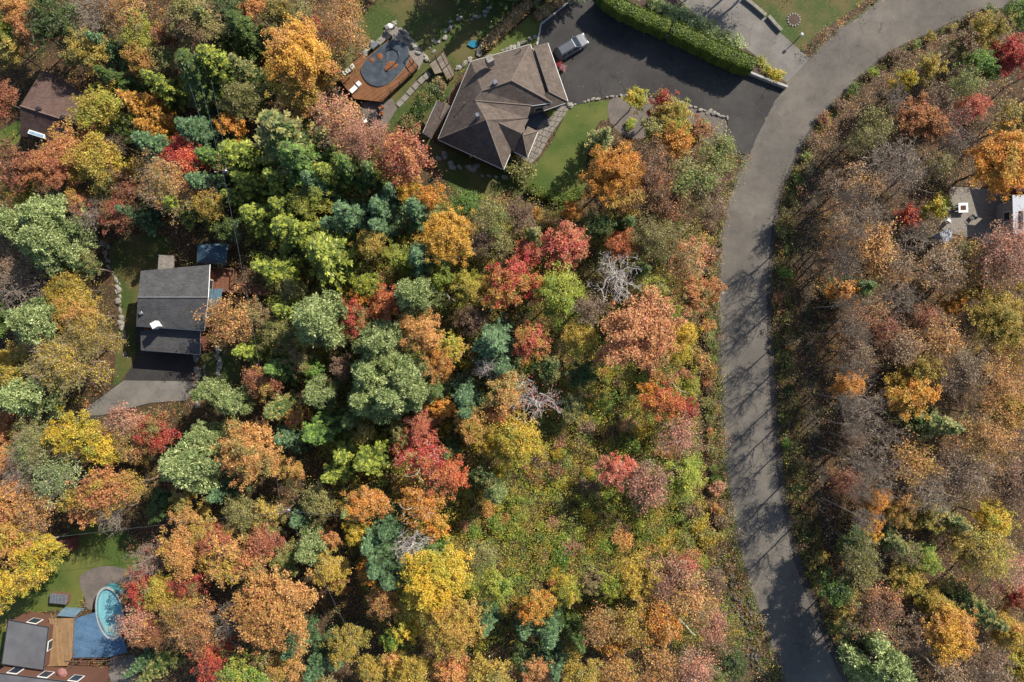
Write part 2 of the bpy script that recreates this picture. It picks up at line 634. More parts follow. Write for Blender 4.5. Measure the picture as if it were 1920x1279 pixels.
sheet("gravel_bed", ZA([(270, 665), (470, 640), (500, 700), (430, 820), (350, 850), (280, 790)]), 0.022, M_GRAVEL)
sheet("driveway", ZE([(330, 600), (345, 800), (258, 936), (-10, 1130), (-120, 1230), (-40, 1260), (120, 1150), (430, 1075), (640, 1060), (690, 1000), (690, 770), (600, 700)]), 0.03, M_DRIVE)
sheet("driveway_apron", ZE([(262, 938), (30, 1110), (10, 1150), (130, 1146), (420, 1072), (640, 1056), (688, 1000), (688, 944)]), 0.036, M_CONC, open_=False)
sheet("patio", ZG([(1000, 250), (1280, 262), (1400, 300), (1420, 620), (1300, 660), (1140, 590), (1010, 560), (920, 520), (980, 380)]), 0.03, M_SLAB)
sheet("patio", ZA([(290, 345), (470, 150), (600, 250), (690, 360), (640, 450), (560, 430), (560, 300), (450, 250)]), 0.03, M_SLAB)
sheet("patio", ZA([(1345, 730), (1460, 700), (1480, 800), (1400, 830), (1340, 815)]), 0.03, surf("slate_porch", lin(92, 94, 100), lin(70, 72, 78), 3, bump=.2))
DITCH = [(1512, 320), (1540, 330), (1530, 520), (1533, 700), (1548, 860), (1570, 1000), (1548, 1010), (1522, 860), (1508, 700), (1505, 520)]
DT_ = np.array(spline(DITCH, 9, True))
sheet("ditch_path", [tuple(q) for q in DT_ + NR.normal(0, 2.2, DT_.shape)], 0.01, surf("dark_rocky_soil", lin(78, 68, 56), lin(42, 37, 31), 4, bump=1.0, bscale=6), open_=False)  # dark brown rocky soil, ragged edge

# ------------------------------------------------------------------ rocks, kerbs, slabs
def rock_mesh(seed, flat=0.7):
    r = random.Random(seed)
    bm = bmesh.new()
    bmesh.ops.create_icosphere(bm, subdivisions=1, radius=0.5)
    for v in bm.verts:
        n = v.co.normalized()
        q = max(abs(n.x), abs(n.y), abs(n.z))
        v.co *= (0.55 + 0.45 / q * 0.8) * r.uniform(0.85, 1.1)
        v.co.z *= flat
    me = bpy.data.meshes.new("stone")
    bm.to_mesh(me)
    bm.free()
    me.materials.append(M_STONE)
    return me


ROCKS = [rock_mesh(i) for i in range(6)]


def stone_row(label, pts, n, size, jitter=0.12, cat="stone edging", name="stone_edging", z=0.0, meshes=None):
    p = np.array([tuple(W(x, y)[:2]) for x, y in spline(pts, 6)])
    d = np.r_[0, np.cumsum(np.hypot(*np.diff(p, axis=0).T))]
    t = np.linspace(0, d[-1], n)
    xs, ys = np.interp(t, d, p[:, 0]), np.interp(t, d, p[:, 1])
    root = tag(empty(name, (xs[0], ys[0], 0)), label, cat)
    for i in range(n):
        j = min(i + 1, n - 1)
        a = math.atan2(ys[j] - ys[j - 1], xs[j] - xs[j - 1])
        ml = meshes or ROCKS
        o = link("stone", ml[rng.randrange(len(ml))], root)
        s = size * rng.uniform(0.5, 1.35)
        if rng.random() < .08:
            continue
        o.location = (xs[i] - xs[0] + rng.gauss(0, jitter), ys[i] - ys[0] + rng.gauss(0, jitter), z + s * rng.uniform(.04, .18))
        o.rotation_euler = (rng.gauss(0, .15), rng.gauss(0, .15), a + rng.gauss(0, 0.4))
        o.scale = (s * rng.uniform(1.0, 1.6), s * rng.uniform(.8, 1.1), s)
    return root


stone_row("row of pale limestone blocks edging the gravel bed and front lawn", ZB([(240, 684), (380, 650), (500, 628), (600, 622), (830, 638), (1000, 686), (1180, 742), (1256, 772), (1246, 850), (1232, 915)]), 40, 0.62, 0.05)
stone_row("rough boulders round the lawn edge of the pool patio", ZA([(285, 350), (380, 250), (470, 155), (520, 190), (600, 270), (660, 340), (690, 390)]), 22, 0.7, 0.15)
stone_row("loose boulders across the shaded lawn between pool and house", ZA([(700, 330), (800, 240), (900, 130), (1040, 100), (1130, 20)]), 20, 0.6, 0.35)
stone_row("boulders by the path between pool and main house", ZA([(900, 440), (960, 420), (1010, 370), (1050, 310)]), 9, 0.8, 0.3)
stone_row("row of flat stones along the main house back lawn", ZA([(1180, 330), (1260, 300), (1330, 270), (1390, 245)]), 9, 0.55, 0.05)
stone_row("boulders in the shaded grass behind the main house", ZA([(770, 1010), (880, 1080), (960, 1080), (1090, 1130), (1180, 1150)]), 12, 0.75, 0.3)
stone_row("long row of pale rocks beside the garage of the grey house", ZE([(700, 790), (705, 900), (710, 1000), (700, 1090)]), 15, 0.85, 0.1)
stone_row("short row of pale rocks on the lawn near the grey house", ZE([(745, 860), (760, 960), (770, 1030)]), 8, 0.6, 0.1)
stone_row("curved rock wall under the birch by the grey house", ZE([(830, 750), (840, 850), (840, 980)]), 11, 0.75, 0.1)
stone_row("winding stone path along the lawn of the grey-roofed house", ZE([(140, 120), (170, 230), (220, 330), (225, 450), (255, 600), (275, 790)]), 34, 0.7, 0.18, cat="stone path", name="stone_path", z=-0.1)
M_STONE2 = surf("dark_blasted_rock", lin(112, 104, 98), lin(62, 57, 54), 3.5, bump=.8, bscale=7)
DARKROCKS = []
for k_ in range(4):
    dm_ = rock_mesh(40 + k_, .8)
    dm_.materials[0] = M_STONE2
    DARKROCKS.append(dm_)
stone_row("pile of blasted grey rocks on the bank by the road bend", [(1315, 1075), (1345, 1062), (1372, 1085), (1385, 1130), (1400, 1180), (1418, 1230), (1430, 1275)], 110, 0.5, 0.75, cat="rock pile", name="rock_pile", meshes=DARKROCKS)


def kerb(name, pts, w, h, mat, label, cat, parent=None):
    p = [Vector((*W(x, y)[:2], 0)) for x, y in pts]
    m = MB()
    n = len(p)
    L_, R_ = [], []
    for i in range(n):
        d = (p[min(i + 1, n - 1)] - p[max(i - 1, 0)]).normalized()
        q = Vector((-d.y, d.x, 0)) * w / 2
        L_.append(p[i] + q)
        R_.append(p[i] - q)
    vs = [(v.x, v.y, z) for z in (0, h) for v in L_ + R_]
    fs = []
    for i in range(n - 1):
        fs += [(2 * n + i, 2 * n + i + 1, 3 * n + i + 1, 3 * n + i), (i, i + 1, 2 * n + i + 1, 2 * n + i), (n + i + 1, n + i, 3 * n + i, 3 * n + i + 1)]
    fs += [(0, 2 * n, 3 * n, n), (n - 1, 2 * n - 1, 4 * n - 1, 3 * n - 1)]
    m.add(vs, fs)
    return tag(m.build(name, mat), label, cat)


M_KERB = surf("white_concrete_wall", lin(176, 174, 168), lin(150, 148, 142), 4, bump=0.2)
kerb("retaining_wall", spline(ZB([(400, -70), (442, 0), (580, 95), (722, 186), (872, 250), (1140, 368), (1400, 484), (1634, 574)]), 4), 0.28, 0.75, M_KERB, "long white concrete retaining wall below the trimmed hedge", "wall")
kerb("driveway_kerb", ZB([(24, 292), (50, 158), (250, -2), (330, -70)]), 0.24, 0.14, M_KERB, "pale concrete kerb along the back corner of the asphalt drive", "kerb")
nw = ZB([(1360, -8), (1420, 40), (1500, 108)])
kerb("garden_wall", spline(nw, 4), 0.42, 0.5, M_STONE, "low pale stone wall beside the neighbour's drive, curved length", "wall")
kerb("garden_wall", ZB([(1518, 112), (1556, 158), (1602, 206)]), 0.42, 0.5, M_STONE, "low pale stone wall beside the neighbour's drive, straight length", "wall")


def slab_path(label, left, right, nrow, ncol, z=0.03, cat="walkway"):
    """a walkway of separate flagstones"""
    l, r = even(left, nrow + 1), even(right, nrow + 1)
    c0 = W(*(l[0] + r[0]) / 2)
    root = tag(empty("walkway", (c0.x, c0.y, 0)), label, cat)
    OPEN.append(np.vstack([l, r[::-1]]))
    for i in range(nrow):
        k = ncol + (i % 2)
        cuts = np.linspace(0, 1, k + 1)
        cuts[1:-1] += NR.uniform(-.08, .08, k - 1)
        for j in range(k):
            q = []
            for (ii, cc) in ((i + .03, cuts[j] + .015), (i + .03, cuts[j + 1] - .015), (i + .97, cuts[j + 1] - .015), (i + .97, cuts[j] + .015)):
                a = int(ii)
                f = ii - a
                lp, rp = l[a] * (1 - f) + l[min(a + 1, nrow)] * f, r[a] * (1 - f) + r[min(a + 1, nrow)] * f
                q.append(W(*(lp * (1 - cc) + rp * cc))[:2])
            h = z + rng.uniform(0.03, 0.05)
            m = MB().prism(q, 0.0, h)
            m.build("flagstone", M_SLAB, root, bevel=0.012)
    return root


slab_path("curving grey flagstone walk from the drive round the front lawn", ZB([(150, 690), (85, 760), (10, 850), (-60, 980), (-80, 1030)]), ZB([(238, 690), (196, 760), (112, 880), (40, 1010), (-18, 1062)]), 11, 3)

# stepping slabs beside the pool deck
def flat_thing(name, label, cat, px, z0, z1, mat, bevel=0.02, group=None, zpx=None):
    p = [W(x, y, z1 if zpx is None else zpx)[:2] for x, y in px]
    o = MB().prism(p, z0, z1).build(name, mat, bevel=bevel)
    return tag(o, label, cat, group)


for i, (u, v) in enumerate([(515, 665), (548, 630), (582, 590), (618, 552), (655, 515), (690, 485)]):
    flat_thing("stepping_slab", "square grey stepping slab in the row beside the pool deck", "paving slab",
               ZA([(u - 26, v + 8), (u + 4, v - 26), (u + 32, v - 2), (u, v + 32)]), 0, 0.12 + 0.05 * i, M_SLAB, group="stepping slabs beside the pool deck")


# ------------------------------------------------------------------ houses
def shingles(name, c1, c2, rot):
    return rows(name, lin(*c1), lin(*c2), lin(*[x * 0.62 for x in c1]), rot, 0.16, 0.34, bump=0.5)


def roof_part(root, V, F, mat, thick=0.14, name="roof"):
    me = bpy.data.meshes.new(name)
    ids = {}
    vs, fs = [], []
    for f in F:
        q = []
        for k in f:
            if k not in ids:
                ids[k] = len(vs)
                vs.append(tuple(W(*V[k])))
            q.append(ids[k])
        fs.append(q)
    me.from_pydata(vs, [], fs)
    bm = bmesh.new()
    bm.from_mesh(me)
    for f in bm.faces:
        f.normal_update()
        if f.normal.z < 0:
            f.normal_flip()
    bmesh.ops.triangulate(bm, faces=bm.faces[:])
    ret = bmesh.ops.extrude_face_region(bm, geom=bm.faces[:])
    low = [e for e in ret["geom"] if isinstance(e, bmesh.types.BMVert)]
    # extruded copy becomes the top, original stays below
    for v in low:
        v.co.z += thick
    bmesh.ops.recalc_face_normals(bm, faces=bm.faces)
    bm.to_mesh(me)
    bm.free()
    me.materials.append(mat)
    o = link(name, me, root)
    o.location = -root.location
    return o


def caps(root, V, segs, mat, r=0.09, name="ridge_cap", dz=0.16):
    for (a, b) in segs:
        p, q = W(*V[a]), W(*V[b])
        p.z += dz
        q.z += dz
        MB().tube([p, q], r, 5).build(name, mat, root)


def inset(pts, d):
    n = len(pts)
    out = []
    area = sum(pts[i][0] * pts[(i + 1) % n][1] - pts[(i + 1) % n][0] * pts[i][1] for i in range(n))
    sg = 1 if area > 0 else -1
    for i in range(n):
        p0, p1, p2 = Vector(pts[i - 1]), Vector(pts[i]), Vector(pts[(i + 1) % n])
        a, b = (p1 - p0).normalized(), (p2 - p1).normalized()
        na, nb = Vector((-a.y, a.x)) * sg, Vector((-b.y, b.x)) * sg
        m = na + nb
        k = m.length_squared
        m = m * (2 / max(k, 0.6)) if k > 1e-6 else na
        out.append(tuple(p1 + m * d))
    return out


def walls(root, px, zt, mat, d=0.4, wz=1.5, win=True, step=3.0, h=1.2, trim=None):
    """wall prism under the eaves with windows (frame + pane) let into every longer side"""
    p = inset([tuple(W(x, y, zt)[:2]) for x, y in px], d)
    OPEN.append(np.array(px, float))
    w = MB().prism(p, -0.05, zt).build("wall", mat, root)
    n = len(p)
    if not win:
        return w
    cx, cy = sum(a for a, _ in p) / n, sum(b for _, b in p) / n
    area = sum(p[i][0] * p[(i + 1) % n][1] - p[(i + 1) % n][0] * p[i][1] for i in range(n))
    for i in range(n):
        a, b = Vector(p[i]), Vector(p[(i + 1) % n])
        L_ = (b - a).length
        k = int(L_ // step)
        t = (b - a).normalized()
        nn = Vector((t.y, -t.x)) * (1 if area > 0 else -1)
        for j in range(k):
            c = a + t * L_ * (j + 0.5) / k
            rz = math.atan2(t.y, t.x)
            fr = MB().box((c.x + nn.x * .02, c.y + nn.y * .02, wz), (1.3, 0.1, h), rz).build("window", trim or M_WHITE, root)
            MB().box((c.x + nn.x * .06, c.y + nn.y * .06, wz), (1.1, 0.06, h - .2), rz).build("pane", M_GLASS, fr)
    return w


def vent(root, px, py, z, s=0.4, h=0.5, mat=None, name="roof_vent"):
    p = W(px, py, z)
    MB().box((p.x, p.y, p.z - .25 + h / 2), (s, s, h + .5), 0.5).build(name, mat or M_METAL, root, bevel=0.02)


# main hip-roofed house
V = {k: tuple(ZA([v])[0]) for k, v in dict(
    a=(978, 402, 3.0), b=(1362, 290, 3.0), c=(1500, 668, 3.0), T1=(1240, 525, 6.4), T2=(1050, 592, 6.4), e=(1005, 655, 6.1), d=(1370, 686, 3.5), k=(1345, 768, 3.2),
    f=(1075, 780, 6.3), g=(765, 905, 3.0), h=(1190, 1100, 3.0), i=(1232, 1000, 3.0), m=(1152, 797, 5.2), p=(1305, 868, 4.7), q=(1262, 985, 3.0), n=(1238, 974, 3.1),
    k2=(1352, 772, 3.3), p2=(1313, 880, 4.5), r1=(1412, 852, 2.9), r2=(1343, 1025, 2.9), r3=(1258, 985, 2.9), r0=(1345, 820, 3.1),
    s1=(1384, 302, 3.3), s2=(1475, 280, 2.6), s3=(1607, 662, 2.6), s4=(1482, 597, 3.7), s5=(1450, 718, 2.6), s6=(1400, 640, 3.3),
    w1=(760, 655, 2.3), w2=(818, 668, 2.9), w3=(780, 770, 2.9), w4=(668, 862, 2.3), w5=(846, 690, 2.4), w6=(722, 897, 2.3)).items()}
hp = W(*ZA([(1140, 700)])[0])
house = tag(empty("house", (hp.x, hp.y, 0)), "large house with brown-grey hipped shingle roof beside the asphalt drive", "house")
M_ROOF1 = shingles("brown_grey_shingles", (106, 94, 85), (90, 80, 73), math.radians(24))
roof_part(house, V, [("a", "b", "T1", "T2"), ("b", "c", "T1"), ("c", "d", "e", "T2", "T1"), ("a", "T2", "e", "f", "g"), ("g", "f", "h"), ("e", "d", "k", "f"), ("f", "k", "m"), ("f", "m", "n", "i", "h")], M_ROOF1)
roof_part(house, V, [("m", "k2", "p"), ("m", "p", "q", "n")], M_ROOF1, name="wing_roof")
roof_part(house, V, [("p2", "r0", "r1"), ("p2", "r1", "r2"), ("p2", "r2", "r3")], M_ROOF1, name="porch_roof")
roof_part(house, V, [("s1", "s2", "s3", "s4"), ("s4", "s3", "s5", "s6")], M_ROOF1, name="garage_roof")
roof_part(house, V, [("w1", "w2", "w3", "w4"), ("w2", "w5", "w6", "w4", "w3")], M_ROOF1, name="annex_roof")
M_CAP = surf("ridge_shingle", lin(118, 106, 96), lin(98, 88, 80), 6)
caps(house, V, [("T1", "T2"), ("T1", "b"), ("T1", "c"), ("f", "g"), ("f", "h"), ("e", "T2"), ("e", "d"), ("p2", "r1"), ("p2", "r2"), ("s4", "s3"), ("w2", "w3")], M_CAP)
caps(house, V, [("a", "b"), ("b", "c"), ("a", "g"), ("g", "h"), ("h", "i"), ("c", "d"), ("s2", "s3"), ("r1", "r2"), ("r2", "r3"), ("w1", "w4"), ("w4", "w6"), ("s3", "s5")], M_WHITE, 0.07, "gutter", 0.05)
M_SIDING = surf("grey_stone_siding", lin(150, 142, 132), lin(110, 104, 96), 4, bump=.4)
walls(house, ZA([(978, 402), (1362, 290), (1475, 286), (1600, 660), (1500, 690), (1365, 725), (1345, 768), (1350, 830), (1300, 985), (1232, 1000), (1190, 1100), (765, 905)]), 2.6, M_SIDING, 0.45)
for (u, v, z, s, h, nm) in ((1100, 405, 5.6, 0.9, 1.3, "chimney"), (1135, 540, 6.6, .5, .5, "roof_vent"), (1020, 755, 6.6, .45, .7, "roof_vent"), (935, 675, 5.2, .14, .5, "vent_pipe"), (1298, 325, 4.0, .14, .5, "vent_pipe"), (985, 1030, .5, .5, .6, "roof_vent")):
    q = ZA([(u, v)])[0]
    if nm == "roof_vent" and z < 1:
        continue
    vent(house, q[0], q[1], z, s, h, M_STONE if nm == "chimney" else M_METAL, nm)

# grey-roofed house with lower garage roof
hp = W(*ZE([(560, 500)])[0])
house2 = tag(empty("house", (hp.x, hp.y, 0)), "house with plain grey shingle roof and lower garage roof by a concrete apron", "house")
V = {k: tuple(ZE([v])[0]) for k, v in dict(a=(368, 282, 4.4), b=(780, 245, 4.4), c=(770, 440, 5.7), d=(350, 440, 5.7), e=(746, 640, 4.4), f=(340, 612, 4.4),
                                          g=(366, 640, 3.3), h=(722, 598, 3.6), i=(722, 782, 2.7), j=(368, 756, 2.7), p=(474, 186, 3.0), q=(565, 190, 3.0), r=(565, 262, 3.3), s=(470, 280, 3.3)).items()}
M_ROOF2 = shingles("grey_shingles", (88, 87, 87), (74, 73, 74), math.radians(3))
roof_part(house2, V, [("a", "b", "c", "d"), ("d", "c", "e", "f")], M_ROOF2)
roof_part(house2, V, [("g", "h", "i", "j")], M_ROOF2, name="garage_roof")
roof_part(house2, V, [("p", "q", "r", "s")], shingles("worn_shingles", (140, 132, 122), (120, 112, 104), 0.1), name="porch_roof")
caps(house2, V, [("d", "c")], surf("grey_ridge", lin(120, 118, 118), lin(104, 102, 102), 6))
caps(house2, V, [("b", "c"), ("c", "e"), ("f", "e"), ("j", "i"), ("i", "h")], M_WHITE, 0.06, "gutter", 0.04)
M_BRICK = surf("red_brown_brick", lin(132, 84, 66), lin(104, 62, 48), 9, bump=.3)
walls(house2, ZE([(372, 290), (774, 252), (742, 634), (346, 606)]), 4.2, M_BRICK, 0.35, wz=2.6)
walls(house2, ZE([(370, 600), (720, 600), (720, 776), (372, 750)]), 2.5, M_BRICK, 0.3, step=4.0)
q = ZE([(462, 606), (375, 535)])
vent(house2, *q[0], 4.9, .8, .8, M_WHITE, "chimney")
vent(house2, *q[1], 4.9, 0.4, 0.5, M_METAL)
M_DECKG = rows("brown_deck_boards", lin(128, 88, 66), lin(108, 72, 54), lin(50, 34, 26), math.radians(92), .14, 4.0, bump=.5)


def deck(label, px, z, mat, railing=None, legs=True):
    c = W(sum(p[0] for p in px) / len(px), sum(p[1] for p in px) / len(px))
    root = tag(empty("wooden_deck", (c.x, c.y, 0)), label, "deck")
    p = [W(x, y, z)[:2] for x, y in px]
    OPEN.append(np.array(px, float))
    MB().prism(p, z - .06, z).build("boards", mat, root)
    MB().prism(inset(p, 0.05), z - .26, z - .065).build("rim_joist", M_GREYWOOD, root)
    for q in inset(p, 0.2):
        MB().box((q[0], q[1], (z - .26) / 2), (.14, .14, z - .26)).build("post", M_GREYWOOD, root)
    if railing:
        for i in railing:
            a, b = Vector(p[i]), Vector(p[(i + 1) % len(p)])
            n = max(2, int((b - a).length / 1.4))
            for k in range(n + 1):
                q = a.lerp(b, k / n)
                MB().box((q.x, q.y, z + .5), (.09, .09, 1.0)).build("railing_post", M_GREYWOOD, root)
            MB().tube([(a.x, a.y, z + .98), (b.x, b.y, z + .98)], .06, 4).build("handrail", M_GREYWOOD, root)
            MB().tube([(a.x, a.y, z + .3), (b.x, b.y, z + .3)], .03, 4).build("lower_rail", M_GREYWOOD, root)
    return root


deck("brown timber deck along the side of the grey-roofed house", ZE([(782, 262), (940, 276), (934, 352), (1110, 372), (1150, 345), (1160, 410), (1100, 430), (790, 400)]), 1.2, M_DECKG, [0, 1, 2])
gp = ZE([(705, 122), (892, 118), (876, 248), (700, 232), (772, 188), (822, 184)])
c = W(*ZE([(795, 182)])[0])
gz = tag(empty("gazebo", (c.x, c.y, 0)), "gazebo with dark blue-grey hipped roof behind the grey-roofed house", "gazebo")
V = {i: (*gp[i], 2.6 if i < 4 else 3.7) for i in range(6)}
OPEN.append(np.array(gp[:4]))
roof_part(gz, V, [(0, 1, 5, 4), (1, 2, 5), (2, 3, 4, 5), (3, 0, 4)], surf("slate_blue_canopy", lin(72, 96, 112), lin(58, 80, 96), 4, rough=.6), .05)
for i in range(4):
    q = inset([tuple(W(*gp[k], 2.6)[:2]) for k in range(4)], .25)[i]
    MB().box((q[0], q[1], 1.3), (.14, .14, 2.6)).build("post", M_GREYWOOD, gz)
ap = ZE([(776, 390), (856, 388), (826, 556), (770, 548)])
c = W(*ap[0])
aw = tag(empty("glass_awning", (c.x, c.y, 0)), "blue-grey ribbed awning between the grey house and its deck", "awning")
aq = [W(x, y, 2.9)[:2] for x, y in ap]
MB().prism(aq, 2.9, 2.95).build("panel", surf("blue_polycarbonate", lin(96, 124, 138), lin(80, 106, 122), 4, rough=.4), aw)
for k in range(4):
    t_ = (k + .5) / 4
    a_, b_ = Vector(aq[0]).lerp(Vector(aq[1]), t_), Vector(aq[3]).lerp(Vector(aq[2]), t_)
    MB().tube([(*a_, 2.97), (*b_, 2.97)], .03, 4).build("rib", M_METAL, aw)
for q in inset(aq, .1):
    MB().box((q[0], q[1], 1.45), (.1, .1, 2.9)).build("post", M_METAL, aw)

# brown-roofed house in the trees
hp = W(*ZD([(380, 780)])[0])
house3 = tag(empty("house", (hp.x, hp.y, 0)), "house with brown shingle roof and skylight half hidden by trees", "house")
V = {k: tuple(ZD([v])[0]) for k, v in dict(a=(310, 515, 3.6), a2=(392, 540, 3.8), b=(640, 700, 3.8), c=(610, 918, 6.0), d=(152, 772, 6.0), e=(560, 1040, 4.6), f=(152, 992, 4.0)).items()}
M_ROOF3 = shingles("brown_shingles", (100, 80, 72), (84, 66, 60), math.radians(-17))
roof_part(house3, V, [("a", "a2", "b", "c", "d"), ("d", "c", "e", "f")], M_ROOF3)
caps(house3, V, [("d", "c")], surf("brown_ridge", lin(140, 116, 104), lin(110, 90, 80), 6))
walls(house3, ZD([(310, 530), (620, 700), (600, 918), (550, 1030), (160, 985), (160, 775)]), 3.5, M_BRICK, .4, wz=2.2)
sk = ZD([(205, 945), (320, 985), (318, 1010), (235, 990), (195, 968)])
o = MB().prism([W(x, y, 4.75)[:2] for x, y in ZD([(212, 942), (326, 978), (320, 1008), (200, 970)])], 4.2, 4.8).build("skylight", M_WHITE, house3, bevel=.02)
MB().prism(inset([tuple(W(x, y, 4.8)[:2]) for x, y in ZD([(212, 942), (326, 978), (320, 1008), (200, 970)])], .12), 4.79, 4.83).build("pane", surf("sky_glass", lin(150, 176, 200), lin(120, 150, 180), 2, rough=.1), o)
for (u, v) in ((290, 800), (467, 860)):
    q = ZD([(u, v)])[0]
    vent(house3, *q, 5.9, .45, .5, M_BLACK)

# house with the blue deck
M_RED = surf("red_brown_siding", lin(108, 76, 62), lin(88, 60, 48), 5, bump=.2, stretch=(1, 1, 8))
hp = W(*ZF([(250, 1100)])[0])
house4 = tag(empty("house", (hp.x, hp.y, 0)), "house with flat grey roofs and red-brown walls behind the oval pool", "house")
M_FLAT = surf("grey_membrane", lin(90, 90, 94), lin(80, 80, 84), 2, bump=.05, col3=lin(96, 96, 98), scale3=.4)
V = {k: tuple(ZF([v])[0]) for k, v in dict(a=(75, 775, 3.4), b=(398, 836, 3.4), c=(357, 1178, 3.6), d=(22, 1128, 3.6),
                                          e=(-60, 1195, 5.4), f=(700, 1290, 5.4), g=(690, 1420, 5.6), h=(-60, 1420, 5.6)).items()}
roof_part(house4, V, [("a", "b", "c", "d")], M_FLAT, .2)
roof_part(house4, V, [("e", "f", "g", "h")], M_FLAT, .2, "upper_roof")
caps(house4, V, [("a", "b"), ("b", "c"), ("c", "d"), ("a", "d"), ("e", "f")], M_BLACK, .06, "roof_trim", .2)
walls(house4, ZF([(80, 782), (390, 840), (352, 1172), (30, 1122)]), 3.35, M_RED, .1, wz=2.3, step=2.6, h=1.4)
walls(house4, ZF([(-60, 1205), (690, 1300), (680, 1420), (-60, 1420)]), 5.35, M_RED, .1, wz=4.1, step=3.0, h=1.5)
BD = deck("tan timber deck beside the flat grey roof", ZF([(392, 768), (592, 768), (576, 1080), (540, 1150), (362, 1152), (398, 840)]), 2.2,
          rows("tan_deck_boards", lin(150, 121, 88), lin(134, 106, 75), lin(100, 76, 52), math.radians(86), .14, 4, bump=.3), None)
BLUE = rows("blue_deck_boards", lin(88, 118, 144), lin(74, 104, 132), lin(40, 62, 86), math.radians(20), .14, 4, bump=.3)
deck("blue painted deck running up to the oval pool", ZF([(598, 772), (772, 716), (800, 800), (850, 900), (990, 930), (1022, 1040), (880, 1080), (562, 1084)]), 1.35, BLUE, [5, 6])
flat_thing("garden_box", "small sunken blue framed pool step beside the tan deck", "box", ZF([(490, 700), (650, 706), (600, 760), (462, 750)]), 0, .9, surf("faded_blue", lin(110, 136, 152), lin(90, 116, 134), 3))
# oval above-ground pool
c = W(*ZF([(882, 728)])[0], 1.3)
pool = tag(empty("oval_pool", (c.x, c.y, 0)), "oval above-ground pool with white rim and teal water", "pool")
PS = dict(sx=110 / 4.279 / 14, sy=215 / 4.279 / 14, rz=math.radians(10))
MB().lathe((c.x, c.y, 0), [(1.0, 0), (1.0, 1.3), (.9, 1.3), (.9, 1.12), (.9, 0.3)], 40, cap=False, **PS).build("pool_wall", surf("teal_liner", lin(70, 136, 144), lin(60, 124, 134), 3, rough=.5), pool)
MB().lathe((c.x, c.y, 1.3), [(1.0, 0), (1.0, .07), (.91, .07), (.91, 0)], 40, cap=False, **PS).build("rim", surf("weathered_pool_rim", lin(168, 168, 164), lin(132, 132, 128), 5, bump=.1), pool)
MB().lathe((c.x, c.y, 1.0), [(.905, 0), (.905, .02)], 40, **PS).build("water", surf("teal_water", lin(122, 172, 176), lin(100, 154, 162), 1.5, rough=.06, spec=.5, bump=.05), pool)
OPEN.append(np.array(ZF([(760, 560), (1000, 520), (1010, 930), (790, 900)])))
flat_thing("garden_shed", "small shed with dull red roof on the lawn edge under yellow trees", "shed", ZF([(470, 145), (560, 135), (555, 238), (468, 242)]), 0, 2.0, surf("dull_red_roof", lin(120, 74, 66), lin(100, 60, 52), 4, bump=.2), .05)
c = W(*ZF([(462, 614)])[0], 1)
hb = tag(empty("spa_tub", (c.x, c.y, 0)), "grey ribbed spa cover box on the lawn behind the house", "spa")
MB().box((c.x, c.y, .4), (2.3, 1.2, .8), -.1).build("tub", M_GREYWOOD, hb, bevel=.04)
for k in range(5):
    MB().box((c.x - .92 + k * .46, c.y + .05 - k * .045, .86), (.42, 1.28, .12), -.1).build("cover_panel", M_METAL, hb, bevel=.03)
wp = ZF([(840, 1140), (920, 1070), (1080, 1060), (1100, 1290), (900, 1290)])
sheet("patio", wp, .03, M_CONC)
c = W(*ZF([(577, 1150)])[0], 2)
um = tag(empty("parasol", (c.x, c.y, 0)), "faded pink parasol beside the red-brown wall", "parasol")
MB().tube([(c.x, c.y, 0), (c.x, c.y, 4.4)], .03, 6).build("pole", M_METAL, um)
MB().lathe((c.x, c.y, 4.0), [(.7, 0), (.4, .2), (.04, .36)], 8).build("canopy", surf("pink_cloth", lin(150, 104, 100), lin(128, 88, 84), 3), um)

# house at the right edge with its patio things
hp = W(1918, 400)
house5 = tag(empty("house", (hp.x, hp.y, 0)), "house with white wall and red-brown roof beyond the stone patio", "house")
M_WROOF = surf("white_metal_roof", lin(190, 192, 196), lin(172, 174, 180), 3, rough=.5, stretch=(1, 6, 1), bump=.1)
walls(house5, [(1904, 372), (1990, 368), (1990, 436), (1904, 432)], 3.6, surf("pale_siding", lin(150, 150, 150), lin(132, 132, 134), 3, rough=.6), .1, wz=2.0, step=2.6)
V = dict(a=(1897, 366, 3.6), b=(2010, 362, 4.4), c=(2010, 442, 4.4), d=(1899, 438, 3.6), e=(1892, 300, 3.2), f=(2010, 296, 4.6), g=(2010, 358, 4.2), h=(1904, 360, 3.0))
roof_part(house5, V, [("a", "b", "c", "d")], M_WROOF)
roof_part(house5, V, [("e", "f", "g", "h")], shingles("rust_roof", (96, 62, 50), (80, 50, 40), 0.0), name="wing_roof")
walls(house5, [(1900, 306), (1995, 302), (1995, 354), (1908, 356)], 3.0, M_BRICK, .2, wz=1.6)
sq = [W(x, y, 3.85)[:2] for x, y in ((1911, 396), (1918, 396), (1918, 428), (1911, 428))]
so = MB().prism(sq, 3.4, 3.95).build("skylight", M_BLACK, house5, bevel=.02)
MB().prism(inset(sq, .08), 3.94, 3.98).build("pane", M_GLASS, so)
c = W(*ZG([(1065, 396)])[0])
ft = tag(empty("fire_table", (c.x, c.y, 0)), "square white fire table with dark centre on the stone patio", "table")
MB().box((c.x, c.y, .3), (1.0, 1.0, .6), .03).build("base", M_SLAB, ft, bevel=.02)
MB().box((c.x, c.y, .65), (1.3, 1.3, .1), .03).build("table_top", M_WHITE, ft, bevel=.02)
MB().box((c.x, c.y, .68), (.7, .6, .1), .03).build("burner", surf("rust_burner", lin(96, 62, 52), lin(60, 40, 36), 8), ft)


